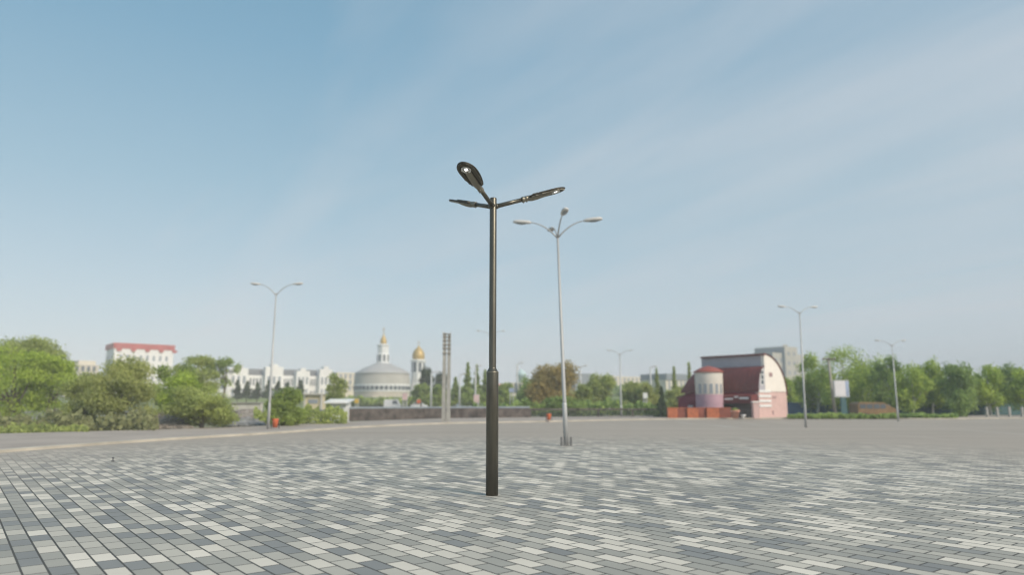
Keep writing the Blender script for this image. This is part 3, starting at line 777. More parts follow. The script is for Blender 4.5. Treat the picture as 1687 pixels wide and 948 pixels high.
# ------------------------------------------------------------------ buildings
def block(parent, P0, P1, z0, z1, depth, m, name='wall', roof=None, rh=0.0):
    d = (P1 - P0); L = d.length; u = d.normalized(); n = Vector((-u.y, u.x))   # n points away from the viewer
    b = MB(); poly = [P0, P1, P1 + n * depth, P0 + n * depth]
    b.prism([(p.x, p.y) for p in poly], z0, z1); o = b.build(name, m, parent)
    return o, u, n, L
def windows(parent, P0, u, n, L, zs, cols, wf, hz, m=GLASS, off=0.06, margin=.06, frame=None, name='window'):
    for z in zs:
        for c in range(cols):
            t = L * (margin + (1 - 2 * margin) * (c + .5) / cols); ww = L * (1 - 2 * margin) / cols * wf
            p = P0 + u * t - n * off; a = p - u * ww / 2; e = p + u * ww / 2
            b = MB(); b.extrude([(a.x, a.y, z - hz / 2), (e.x, e.y, z - hz / 2), (e.x, e.y, z + hz / 2), (a.x, a.y, z + hz / 2)], (n.x * .05, n.y * .05, 0))
            b.build(name, m, parent)
def V2(px, D): return Vector((gx(px, D), D))
def bldg(label, name='building', cat='building'):
    return thing(name, label, cat, (0, 0, 0))
def recentre(t):     # put the empty at the building's foot, keep parts where they are
    pts = [o for o in t.children]
    xs = []; ys = []
    for o in pts:
        for v in o.data.vertices[:8]: xs.append(v.co.x); ys.append(v.co.y)
    c = Vector((sum(xs) / len(xs), sum(ys) / len(ys), 0)); t.location = c
    for o in list(pts):
        o.location = -c
# children of children keep identity offset relative to their parent, so only first level moves

# A red roofed white apartment block
t = bldg('white apartment block with a scalloped red roof above the left trees', 'apartment_block')
D = 205; P0, P1 = V2(181, D), V2(280, D + 10)
zt = zz(574, D)
w_, u, n, L = block(t, P0, P1, 0, zt, 12, WHITE)
b = MB()
b.prism([tuple(P0 - u * .3 - n * .2), tuple(P1 + u * .3 - n * .2), tuple(P1 + u * .3 + n * 12.3), tuple(P0 - u * .3 + n * 12.3)], zt, zz(565, D)); rf = b.build('roof', REDROOF, t)
for c in range(5):
    q = P0 + u * L * (0.03 + .235 * c); b = MB(); b.extrude([(q.x - n.x * .35, q.y - n.y * .35, zt), ((q + u * 1.5).x - n.x * .35, (q + u * 1.5).y - n.y * .35, zt), ((q + u * 1.2).x - n.x * .35, (q + u * 1.2).y - n.y * .35, zt - .8), ((q + u * .3).x - n.x * .35, (q + u * .3).y - n.y * .35, zt - .8)], (n.x * .3, n.y * .3, 0)); b.build('eave_bracket', REDROOF, t)
windows(t, P0, u, n, L, [zt - 2.6 - 3 * k for k in range(5)], 8, .38, 1.5, GLASS_L)
# side wall windows on the shaded end
windows(t, P0 + n * 12, -n, u, 12, [zt - 2.6 - 3 * k for k in range(5)], 3, .3, 1.4, GLASS)
recentre(t)

# B low beige block behind the left trees
t = bldg('low beige flat roofed block showing between the left trees', 'apartment_block')
D = 170; P0, P1 = V2(104, D), V2(158, D + 6)
w_, u, n, L = block(t, P0, P1, 0, zz(600, D), 14, BEIGE)
b = MB(); b.prism([tuple(P0 + u * L * .42 + n * 1), tuple(P0 + u * L * .95 + n * 1), tuple(P0 + u * L * .95 + n * 10), tuple(P0 + u * L * .42 + n * 10)], zz(600, D), zz(593, D)); b.build('roof_room', CREAM, t)
windows(t, P0, u, n, L, [zz(607, D), zz(620, D)], 5, .5, 1.3, GLASS)
recentre(t)

# C long white building
t = bldg('long white building with a dark roof and projecting bays behind a row of conifers', 'long_building')
D = 172; P0, P1 = V2(374, D), V2(545, D + 12)
zt = zz(618, D)
w_, u, n, L = block(t, P0, P1, 0, zt, 14, WHITE)
b = MB(); zr = zz(606, D)
q0, q1, q2, q3 = P0, P1, P1 + n * 14, P0 + n * 14
i = 0
b.v += [(q0.x, q0.y, zt), (q1.x, q1.y, zt), (q2.x, q2.y, zt), (q3.x, q3.y, zt)]
r0, r1 = P0 + n * 5 + u * .5, P1 + n * 5 - u * .5
b.v += [(r0.x, r0.y, zr), (r1.x, r1.y, zr)]
b.f += [(0, 1, 5, 4), (1, 2, 5), (2, 3, 4, 5), (3, 0, 4)]; b.sm += [False] * 4
b.build('roof', GREYROOF, t)
for (a0, a1, yt) in ((0.0, .17, 607), (.33, .50, 604), (.63, .76, 610), (.86, .99, 606)):
    A_, B_ = P0 + u * L * a0 - n * 1.6, P0 + u * L * a1 - n * 1.6
    o, _, _, l2 = block(t, A_, B_, 0, zz(yt, D), 3.2, WHITE, 'bay')
    windows(t, A_, u, n, l2, [zt - 1.2, zt - 4.2], 3, .5, 1.8, GLASS_L)
    mid = (A_ + B_) / 2; b = MB(); zb = zz(yt, D)
    b.extrude([(A_.x + u.x * l2 * .3, A_.y + u.y * l2 * .3, zb), (A_.x + u.x * l2 * .7, A_.y + u.y * l2 * .7, zb), (A_.x + u.x * l2 * .7, A_.y + u.y * l2 * .7, zb + .7), (A_.x + u.x * l2 * .3, A_.y + u.y * l2 * .3, zb + .7)], (n.x * 3, n.y * 3, 0)); b.build('parapet', WHITE, t)
for (a0, a1) in ((.18, .32), (.51, .62), (.77, .85)):
    windows(t, P0 + u * L * a0, u, n, L * (a1 - a0), [zt - 1.6, zt - 4.6], 4, .5, 1.7, GLASS)
recentre(t)
# its pale wing hidden in trees
t = bldg('pale grey wing behind the flat topped tree', 'annex_building')
D = 168; P0, P1 = V2(330, D), V2(372, D); w_, u, n, L = block(t, P0, P1, 0, zz(613, D), 10, WHITE)
windows(t, P0, u, n, L, [zz(622, D), zz(636, D)], 4, .5, 1.5, GLASS_L)
b = MB(); b.prism([tuple(P0 - u * .4 - n * .4), tuple(P1 + u * .4 - n * .4), tuple(P1 + u * .4 + n * 10), tuple(P0 - u * .4 + n * 10)], zz(613, D), zz(610, D)); b.build('roof', GREYROOF, t)
recentre(t)
# D cream block left of the church
t = bldg('cream block between the long white building and the round church', 'apartment_block')
D = 190; P0, P1 = V2(553, D), V2(598, D + 5); w_, u, n, L = block(t, P0, P1, 0, zz(614, D), 12, CREAM)
windows(t, P0, u, n, L, [zz(620, D), zz(630, D), zz(640, D)], 5, .45, 1.2, GLASS_L)
recentre(t)
# small dark roofed chimney mast between
# E round church
D = 176; k = mpp(D)
cx_ = gx(629, D)
t = thing('church', 'round grey church with a broad drum, white lantern tower and small gold dome', 'church', (cx_, D, 0))
R = 47 * k
zA, zB, zC, zD_, zE = zz(657, D), zz(646, D), zz(634, D), zz(616.5, D), zz(601, D)
b = MB(); b.lathe([(R * 1.03, 0), (R * 1.03, zA), (R * .97, zA), (R * .97, zB)], n=48, smooth=False); b.build('podium', BEIGE, t)
b = MB(); b.lathe([(R * .99, zB), (R * .99, zC), (R * .90, zC + .02)], n=48, smooth=False); b.build('window_ring_wall', CHURCH_L, t)
b = MB(); b.lathe([(R * .985, zC), (R * .965, zC + (zD_ - zC) * .5), (R * .93, zD_)], n=48); b.build('drum', CHURCH, t)
b = MB(); b.lathe([(R * .965, zD_ - .05), (R * .955, zD_ + .15), (R * .80, zD_ + (zE - zD_) * .36), (R * .62, zD_ + (zE - zD_) * .66), (R * .42, zE - .3), (R * .27, zE + .3), (0, zE + .4)], n=48); b.build('roof', CHROOF, t)
for j in range(-9, 10):
    a = -pi / 2 + j * 0.16
    x, y = R * 1.0 * cos(a), R * 1.0 * sin(a); ww = .8
    b = MB(); b.box((x, y, (zB + zC) / 2), (.12, ww, (zC - zB) * .5), rz=a); b.build('window', GLASS, t)
b = MB(); b.box((R * .12, -R * 1.08, zA * .5 + .6), (3.0, 1.6, zA), 0); b.build('porch', CREAM, t)
zt0, zt1 = zE, zz(571, D)
b = MB(); b.lathe([(10.5 * k, zt0), (10.5 * k, zt0 + (zt1 - zt0) * .55), (9 * k, zt0 + (zt1 - zt0) * .6), (9.2 * k, zt1), (10.5 * k, zt1 + .1), (10.5 * k, zt1 + .3), (5 * k, zt1 + .6)], n=8, smooth=False); tw = b.build('lantern_tower', CHURCH_L, t)
for j in range(8):
    a = pi / 8 + j * pi / 4; b = MB(); b.box((9.75 * k * cos(a), 9.75 * k * sin(a), zt0 + (zt1 - zt0) * .35), (.12, .5, 1.6), rz=a); b.build('window', GLASS, tw)
b = MB(); zg = zz(567, D); b.lathe([(4.6 * k, zt1 + .4), (5.4 * k, zg + .2), (5.2 * k, zg + .9), (3.2 * k, zg + 1.6), (1.2 * k, zg + 2.1), (.5 * k, zg + 2.6), (0, zg + 2.8)], n=20); dm = b.build('dome', GOLD, t)
b = MB(); zc_ = zg + 2.7; b.box((0, 0, zc_ + .7), (.12, .12, 1.5)); b.box((0, 0, zc_ + .85), (.7, .1, .11)); b.build('cross', GOLD, dm)
# F bell tower
D = 182; k = mpp(D); t = thing('bell_tower', 'white bell tower with a large gold onion dome right of the round church', 'bell tower', (gx(688, D), D, 0))
z0_, z1_ = zz(660, D), zz(594, D)
b = MB(); b.lathe([(13 * k, 0), (13 * k, zz(634, D)), (11.5 * k, zz(632, D)), (11.5 * k, z1_ - .5), (13.2 * k, z1_ - .3), (13.2 * k, z1_), (9 * k, z1_ + .2)], n=8, smooth=False); b.build('wall', CHURCH_L, t)
for j in range(8):
    a = pi / 8 + j * pi / 4; b = MB(); b.box((10.8 * k * cos(a), 10.8 * k * sin(a), zz(606, D)), (.15, .75, 2.4), rz=a); b.build('belfry_opening', GLASS, t)
b = MB(); b.lathe([(9 * k, z1_), (10.4 * k, z1_ + .8), (10.2 * k, z1_ + 1.5), (7.5 * k, z1_ + 2.5), (3 * k, z1_ + 3.2), (.8 * k, z1_ + 3.7), (0, z1_ + 3.9)], n=24); dm = b.build('dome', GOLD, t)
b = MB(); b.box((0, 0, z1_ + 4.4), (.1, .1, 1.2)); b.box((0, 0, z1_ + 4.5), (.6, .08, .1)); b.build('cross', GOLD, dm)

# G turreted pale building, far flats
t = bldg('pale building with a small cyan turret right of the bronze lamp', 'town_building')
D = 180; P0, P1 = V2(836, D), V2(870, D); w_, u, n, L = block(t, P0, P1, 0, zz(631, D), 10, CREAM)
windows(t, P0, u, n, L, [zz(636, D), zz(644, D)], 4, .4, 1.2, GLASS)
b = MB(); c_ = P0 + u * L * .68 + n * 3; b.lathe([(1.2, 0), (1.2, zz(619, D)), (1.5, zz(619, D) + .1), (1.1, zz(614, D)), (.2, zz(609, D)), (0, zz(606, D))], (c_.x, c_.y, 0), n=10); b.build('turret', CYANW, t)
recentre(t)
t = bldg('low building with an orange tiled roof left of the cyan turret', 'town_building')
D = 185; P0, P1 = V2(815, D), V2(840, D); w_, u, n, L = block(t, P0, P1, 0, zz(638, D), 8, BEIGE)
b = MB(); A_, B_ = P0, P1; zt = zz(638, D)
b.extrude([(A_.x, A_.y - .3, zt), (A_.x, A_.y + 8, zt), (A_.x, A_.y + 4, zz(632, D))], (B_.x - A_.x, 0, 0)); b.build('roof', TERRA, t)
windows(t, P0, u, n, L, [zz(643, D)], 3, .4, 1.2, GLASS)
recentre(t)
t = bldg('long cream row of distant flats behind the olive trees', 'apartment_block')
D = 240; P0, P1 = V2(955, D), V2(1066, D + 18); w_, u, n, L = block(t, P0, P1, 0, zz(619, D), 12, CREAM)
windows(t, P0, u, n, L, [zz(624, D), zz(631, D), zz(638, D), zz(645, D)], 14, .42, 1.2, GLASS_L)
b = MB(); q = P0 + u * L * .1; b.prism([tuple(P0 - u * 3 - n), tuple(P0 + u * 6 - n), tuple(P0 + u * 6 + n * 8), tuple(P0 - u * 3 + n * 8)], 0, zz(616, D)); b.build('dark_end_block', SLATEBL, t)
recentre(t)
t = bldg('distant slate blue and cream block left of the red roofed building', 'apartment_block')
D = 210; P0, P1 = V2(1098, D), V2(1135, D + 6); w_, u, n, L = block(t, P0, P1, 0, zz(626, D), 10, CREAM)
b = MB(); b.prism([tuple(P0 - n * .3), tuple(P1 - n * .3), tuple(P1 + n * 10), tuple(P0 + n * 10)], zz(626, D), zz(616, D)); b.build('attic_storey', SLATEBL, t)
windows(t, P0, u, n, L, [zz(631, D), zz(640, D)], 5, .45, 1.5, GLASS_L)
recentre(t)

# I high rise towers
t = bldg('cluster of grey and cream high rise blocks behind the red roofed building', 'high_rise')
D = 300
uu = Vector((.77, .64)); vv = Vector((-.64, .77))
def hr(px, D, a, bb, ytop, m1, nm='tower_block'):
    P = V2(px, D); bx = MB(); bx.prism([tuple(P), tuple(P + uu * a), tuple(P + uu * a + vv * bb), tuple(P + vv * bb)], 0, zz(ytop, D)); o = bx.build(nm, m1, t)
    bx = MB(); Q = P + vv * bb - uu * .35; bx.prism([tuple(P - uu * .35), tuple(P - uu * .02), tuple(P + vv * bb - uu * .02), tuple(Q)], 0, zz(ytop, D) - .6); bx.build('facade_shade_panel', SLATEBL, t)  # thin dark sheet paints the shade on this face
    windows(t, P, uu, vv, a, [zz(ytop, D) - 3 - 4 * q for q in range(5)], max(2, int(a / 5)), .4, 1.7, GLASS_L)
    windows(t, P + vv * bb - uu * .35, -vv, uu, bb, [zz(ytop, D) - 3 - 4 * q for q in range(5)], max(2, int(bb / 5)), .4, 1.7, GLASS)
HRM = mat('high_rise_concrete', (0.44, 0.42, 0.37), 0.85, var=.06, scale=.1)
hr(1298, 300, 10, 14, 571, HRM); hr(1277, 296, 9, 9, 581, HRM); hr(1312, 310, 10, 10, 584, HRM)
bx = MB(); bx.prism([(P.x, P.y) for P in (V2(1295, 305), V2(1303, 305), V2(1303, 309), V2(1295, 309))], zz(571, 305), zz(568, 305)); bx.build('roof_room', HRM, t)
recentre(t)

# H red roofed restaurant with arched gable
C = V2(1250, 62.6); ua = Vector((-.64, .77)).normalized(); va = Vector((.77, .64)).normalized()
rest = thing('restaurant', 'maroon roofed building with arched white and pink gable and a round turret', 'building', (C.x, C.y, 0))
def W3(u_, v_, z): p = ua * u_ + va * v_; return Vector((p.x, p.y, z))
VB = 4.7
def front_arc(k):   # k 0..1 from eave to top of lower roof
    a = k * pi / 2; return (1.15 * (1 - cos(a)), 2.3 + 2.25 * sin(a))
def back_arc(k):
    a = k * pi / 2; return (1.2 + (VB - 1.2) * sin(a), 2.0 + 3.65 * cos(a))
prof = [(0, 0), (0, 2.3)] + [front_arc(q / 8) for q in range(1, 9)] + [(1.2, 5.65)] + [back_arc(q / 12) for q in range(1, 13)] + [(VB, 0)]
LN = 6.6
# gable end wall, lower pink and upper pale
SPL = 2.35
b = MB(); up_ = [(1.15, SPL)] + [p for p in prof if p[1] > SPL and p[0] > 1.16] + [(VB - .03, SPL)]
b.extrude([W3(0, v_, z) for v_, z in up_], ua * .3); b.build('gable_wall', PALE, rest)
b = MB(); b.extrude([W3(0, v_, z) for v_, z in ((0.02, 0), (0.02, 2.32), (1.15, 2.32), (VB - .03, 2.32), (VB - .03, 0))], ua * .3); b.build('plinth_wall', PINK, rest)
b = MB(); b.extrude([W3(0, v_, z) for v_, z in [(0.02, SPL)] + [front_arc(q / 8) for q in range(1, 9)] + [(1.14, SPL)]], ua * .3); b.build('bay_wall', LILACW, rest)
# side and rear body
b = MB(); b.extrude([W3(.3, v_, z) for v_, z in ((0.06, 0), (0.06, 2.3), (VB - .1, 2.3), (VB - .1, 0))], ua * (LN + .9)); b.build('body_wall', MAGENTA, rest)
b = MB(); b.extrude([W3(.3, v_, z) for v_, z in ((1.2, 2.3), (1.2, 5.6), (1.5, 5.6), (1.5, 2.3))], ua * (LN - .3)); b.build('clerestory_wall', LILACW, rest)
# lower maroon roof, curved, hipped at the far end
b = MB(); NU = 16
gridp = []
for iu in range(NU + 1):
    row = []
    uq = -0.12 + (LN + 1.7) * iu / NU
    fall = 0 if uq < LN - .6 else ((uq - (LN - .6)) / 2.3)
    for q in range(10):
        k = q / 9; v_, z = front_arc(k); z = 2.2 + (z - 2.2) * sqrt(max(0, 1 - min(1, fall) ** 2)); row.append(W3(uq, v_ - .08 * (1 - k), z + .02))
    if iu >= 0: gridp.append(row)
for iu in range(NU):
    for q in range(9): b.face([gridp[iu][q], gridp[iu + 1][q], gridp[iu + 1][q + 1], gridp[iu][q + 1]], False)
rf = b.build('lower_roof', MAROON, rest)
b = MB()
for iu in range(1, 14):
    uq = LN * iu / 14
    b.tube([W3(uq, front_arc(q / 8)[0] - .08 * (1 - q / 8) - .01, front_arc(q / 8)[1] + .03) for q in range(9)], .022, 5)
b.build('roof_seams', MAROON, rf)
b = MB()
for q in range(12):
    v0, z0q = back_arc(q / 12); v1, z1q = back_arc((q + 1) / 12)
    b.face([W3(-.1, v0, z0q + .06), W3(-.1, v1, z1q + .06), W3(LN, v1, z1q + .06), W3(LN, v0, z0q + .06)], True)
b.build('upper_roof', MAROON, rest)
b = MB(); b.extrude([W3(-.12, 1.0, 5.56), W3(-.12, 1.0, 5.70), W3(-.12, 1.35, 5.72), W3(-.12, 1.35, 5.56)], ua * (LN + .1)); b.build('roof_edge', MAROON, rest)
# maroon verge trim round the arches
b = MB()
b.tube([W3(-.02, v_, z) for v_, z in [back_arc(q / 16) for q in range(17)]], .055, 6, True); b.build('gable_trim', MAROON, rest)
b = MB(); b.tube([W3(-.02, front_arc(q / 10)[0], front_arc(q / 10)[1]) for q in range(11)], .06, 6, True); b.build('gable_trim', MAROON, rest)
# gable window, stripes, small windows
b = MB(); b.extrude([W3(-.03, v_, z) for v_, z in ((.42, 2.9), (.42, 4.0), (.62, 4.3), (.85, 4.3), (.98, 4.0), (.98, 2.9))], ua * .03); wn = b.build('arched_window', WHITE_S, rest)
for z0q, z1q in ((2.98, 3.35), (3.42, 3.78), (3.85, 4.16)):
    b = MB(); b.extrude([W3(-.045, v_, z) for v_, z in ((.52, z0q), (.52, z1q), (.90, z1q), (.90, z0q))], ua * .014); b.build('pane', GLASS, wn)
for z in (1.0, 1.42, 1.84, 2.26):
    b = MB(); b.extrude([W3(-.055, v_, zq) for v_, zq in ((.05, z), (.05, z + .21), (1.95, z + .21), (1.95, z))], ua * .05); b.build('white_band', WHITE_S, rest)
for v_, z, ww, hh in ((2.15, 3.85, .5, .35), (2.55, 1.85, .6, .18), (2.2, .5, .22, .35)):
    b = MB(); b.extrude([W3(-.03, v_ - ww / 2, z - hh / 2), W3(-.03, v_ - ww / 2, z + hh / 2), W3(-.03, v_ + ww / 2, z + hh / 2), W3(-.03, v_ + ww / 2, z - hh / 2)], ua * .028); b.build('window', mat('louvre', (.36, .24, .24), .8), rest)
# awning over the long side
b = MB(); b.extrude([W3(.1, -.02, 2.15), W3(.1, -1.0, 1.95), W3(.1, -1.0, 1.35), W3(.1, -.02, 1.35)], ua * 4.0); aw = b.build('awning', MAROON, rest)
for u0, u1, z0q, z1q in ((.35, 1.25, 1.68, 1.84), (1.9, 2.75, 1.62, 1.78), (1.35, 1.75, 1.8, 1.95)):
    b = MB(); b.extrude([W3(u0, -1.02, z0q), W3(u1, -1.02, z0q), W3(u1, -1.02, z1q), W3(u0, -1.02, z1q)], -va * .015); b.build('sign_lettering', WHITE_S, aw)
b = MB(); b.extrude([W3(.3, .02, .1), W3(.3, .02, 1.3), W3(4.2, .02, 1.3), W3(4.2, .02, .1)], va * .03 * -1); b.build('awning_shade_sheet', mat('shop_front_shade', (.10, .095, .085), .5, var=.4, scale=1), rest)  # dark sheet painting the shade under the awning
# lower wing at the far left
LW = V2(1139, 66.5) - C
b = MB(); zw = zz(651, 66)
b.extrude([(LW.x - 1.15, LW.y, 0), (LW.x - 1.15, LW.y, 1.75), (LW.x + .7, LW.y, 2.45), (LW.x + .7, LW.y, 0)], (0.6, 3.0, 0)); wg = b.build('side_wing', MAGENTA, rest)
b = MB(); b.extrude([(LW.x - 1.3, LW.y - .1, 1.75), (LW.x - 1.3, LW.y - .1, 1.87), (LW.x + .75, LW.y - .1, 2.60), (LW.x + .75, LW.y - .1, 2.47)], (0.6, 3.2, 0)); b.build('side_wing_roof', MAROON, rest)
b = MB(); b.box((LW.x - .1, LW.y - .02, .75), (.45, .05, .75)); b.build('window', WHITE_S, rest)
# turret
TC = V2(1169, 64.6) - C; TR = 1.2
b = MB(); b.lathe([(TR, 0), (TR, 2.1)], (TC.x, TC.y, 0), n=36); b.build('turret_base', LILAC, rest)
b = MB(); b.lathe([(TR, 2.1), (TR * 1.005, 2.11), (TR * 1.03, 4.05)], (TC.x, TC.y, 0), n=36); b.build('turret_wall', mat('turret_cream', (.68, .64, .58), .85, var=.05), rest)
b = MB(); b.lathe([(TR * 1.02, 4.04), (TR * 1.12, 4.05), (TR * 1.1, 4.13), (TR * .6, 4.48), (0, 4.66)], (TC.x, TC.y, 0), n=36); b.build('turret_roof', mat('turret_sheet', (.30, .08, .06), .6, var=.1), rest)
for j in range(5):
    a = -pi / 2 - .95 + j * .42
    b = MB(); b.box((TC.x + TR * 1.005 * cos(a), TC.y + TR * 1.005 * sin(a), 2.6), (.06, .24, .85), rz=a); b.build('turret_window', GLASS_L, rest)

# orange brick boundary wall
OW = ground(1100, 689.5)
t = thing('brick_wall', 'low orange brick wall with lit and shaded panels left of the red roofed building', 'wall', (gx(1100, 62), 62, 0.08))
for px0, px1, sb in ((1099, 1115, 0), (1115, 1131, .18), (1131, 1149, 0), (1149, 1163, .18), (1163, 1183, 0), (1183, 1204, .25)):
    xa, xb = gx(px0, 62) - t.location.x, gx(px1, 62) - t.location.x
    b = MB(); b.box(((xa + xb) / 2, sb, .42), (xb - xa, .3, .84)); b.build('panel', ORANGE_B if sb < .1 else mat('shaded_orange_brick', (.24, .075, .05), .85, var=.2), t)  # set-back panels get a darker brick colour, shade painted in
    b = MB(); b.box(((xa + xb) / 2, sb, .86), (xb - xa + .03, .36, .045)); b.build('coping', ORANGE_B, t)
t = thing('flower_pot', 'large terracotta flower pot in front of the shop front', 'planter', (gx(1210, 60.8), 60.8, .08))
b = MB(); b.lathe([(0, 0), (.26, 0), (.36, .55), (.4, .55), (.4, .68), (.33, .68), (.3, .55), (0, .55)], n=20); b.build('pot', TERRA, t)
b = MB(); leaves(b, random.Random(3), (0, 0, .72), (.3, .3, .12), 160, .06); b.build('plant', L_GREEN, t)
t = thing('gate_pillar', 'pink gate pillar with a pale cap in front of the arched gable', 'pillar', (gx(1244, 61), 61, .08))
b = MB(); b.box((0, 0, .66), (.5, .5, 1.32)); b.build('shaft', PINK, t)
b = MB(); b.box((0, 0, 1.37), (.62, .62, .1), taper=.85); b.build('cap', PALE, t)
t = thing('white_urn', 'small white urn on the ground between the terracotta pot and the pink pillar', 'urn', (gx(1223, 60.8), 60.8, .08))
b = MB(); b.lathe([(0, 0), (.13, 0), (.06, .08), (.2, .2), (.24, .3), (.18, .3), (0, .25)], n=16); b.build('bowl', WHITE_S, t)

# ------------------------------------------------------------------ fences
def fence(label, name, pts, h, m, rail, postgap=2.0, th=.08, z=-.1, slats=False, cat='fence'):
    P0 = Vector(pts[0]); pm = m if rail is BLUEGREY else rail; t = thing(name, label, cat, (P0.x, P0.y, z))
    for i in range(len(pts) - 1):
        a, b_ = Vector(pts[i]) - P0, Vector(pts[i + 1]) - P0; d = b_ - a; L = d.length; rz = math.atan2(d.y, d.x); c = (a + b_) / 2
        if slats:
            b = MB(); kx = int(L / .14)
            for q in range(kx):
                p = a + d * ((q + .5) / kx); b.box((p.x, p.y, h / 2), (.045, .03, h - .1), rz)
            b.build('bars', m, t)
        else:
            b = MB(); b.box((c.x, c.y, h / 2 - .02), (L, th * .5, h - .04), rz); b.build('panel', m, t)
        b = MB(); b.box((c.x, c.y, h + .02), (L, th * 1.9, .14), rz); b.build('rail', rail, t)
        kx = max(1, int(L / postgap))
        for q in range(kx + 1):
            p = a + d * (q / kx); b = MB(); b.box((p.x, p.y, (h + .05) / 2), (.12, th * 1.5, h + .02), rz); b.build('post', pm, t)
    return t
fence('long dark brown parapet with a blue grey top rail behind the twin concrete pole', 'parapet', [V2(572, 59), V2(700, 62), V2(872, 64)], 1.05, BROWNF, BLUEGREY, 2.8)
fence('low dark iron railing between the brown leaved tree and the orange wall', 'iron_railing', [V2(874, 65), V2(985, 66), V2(1098, 66)], .85, DARKMET, BROWNF, 2.5, slats=True)
fence('low grey parapet running left behind the small bushes', 'parapet', [V2(478, 62), V2(570, 60)], .8, DARKST, BLUEGREY, 3)
fence('teal sheet metal fence under the park trees', 'metal_fence', [V2(1475, 78), V2(1590, 76), V2(1730, 78)], 1.25, TEAL, TEAL, 2.5)
fence('blue sheet metal fence behind the billboard', 'metal_fence', [V2(1290, 86), V2(1420, 84)], 1.35, BLUE, BLUE, 2.5)
# whitewashed tree trunks at the right, built as plain posts
for i, px in enumerate((1624, 1641, 1661, 1682)):
    t = thing('tree_trunk', ['leftmost', 'second', 'third', 'rightmost'][i] + ' of the four whitewashed tree trunks under the park trees', 'tree_trunk', (gx(px, 66), 66, 0), 0, 'whitewashed trunks at the right')
    b = MB(); b.box((0, 0, .33), (.2, .2, 1.3), taper=.85); b.build('post', CONC, t)  # plain concrete post stands in for the whitewashed trunk

# left middle: retaining wall, rubble, stone mound
t = thing('retaining_wall', 'white concrete retaining wall between the wide bush and the grey lamp', 'wall', (gx(407, 66), 66, -.35))
b = MB(); b.box((0, 0, (zz(665, 66) + .35) / 2), (gx(432, 66) - gx(382, 66), .5, zz(665, 66) + .35)); b.build('wall', CONC_L, t)
b = MB(); b.box((0, -.05, zz(665, 66) + .40), (gx(432, 66) - gx(382, 66) + .1, .7, .1)); b.build('coping', CONC, t)
def mound(name, label, px0, px1, y0, y1, D, m, seed, n, size, dp=3):
    rnd = random.Random(seed); b = MB()
    for i in range(n):
        u = rnd.random(); px = px0 + (px1 - px0) * u; v = rnd.random(); top = y0 + (y1 - y0) * (sin(pi * u) ** .5); yy = y0 + (top - y0) * v
        d = D + v * dp; s = size * rnd.uniform(.5, 1.4)
        b.sphere((gx(px, d), d, zz(yy, d)), (s, s * .8, s * .6), 6, 4, .25, rnd)
    o = b.build(name, m); tag(o, label, 'rubble', kind='stuff'); return o
mound('rubble', 'brown rubble slope below the white retaining wall', 372, 445, 694, 677, 50, RUBBLE, 1, 420, .28, 6)
mound('rubble', 'brown stone and brushwood heap on the left bank', 244, 316, 706, 680, 39, RUBBLE, 2, 420, .18, 3)
mound('rubble', 'grey stones at the edge of the footpath near the left grey lamp', 385, 436, 702, 690, 44, mat('grey_stone', (.24, .24, .24), .95, var=.3), 3, 260, .18, 3)

# kiosks
t = thing('kiosk', 'cream yellow flat kiosk left of the white kiosk', 'kiosk', (gx(516, 70), 70, -.35))
k = mpp(70); za, zb = zz(668, 70) + .35, zz(651, 70) + .35
b = MB(); b.box((0, 1, zb / 2), (24 * k, 2, zb)); b.build('wall', mat('kiosk_cream', (.62, .54, .36), .8, var=.06), t)
b = MB(); b.box((0, .9, zb + .06), (30 * k, 2.4, .12)); b.build('roof', CONC_L, t)
for sx in (-1, 1):
    b = MB(); b.box((sx * 13.6 * k, 0, zb / 2 + .1), (2.6 * k, .3, zb + .2)); b.build('pillar', CONC_L, t)
b = MB(); b.box((0, -.02, za + .35), (16 * k, .04, .4)); b.build('window', GLASS_L, t)
t = thing('kiosk', 'white kiosk with an awning below the yellow green birch', 'kiosk', (gx(556, 58), 58, -.3))
k = mpp(58); zb = zz(660, 58) + .3
b = MB(); b.box((2 * k, .8, zb / 2), (26 * k, 1.6, zb)); b.build('wall', WHITE_S, t)
b = MB(); b.extrude([(-20 * k, -.5, zb - .25), (-20 * k, -.5, zb - .15), (-20 * k, 1.7, zb + .12), (-20 * k, 1.7, zb + .0)], (40 * k, 0, 0)); b.build('awning', WHITE_S, t)
b = MB(); b.box((0, -.02, zb * .55), (12 * k, .05, .35)); b.build('window', GLASS, t)

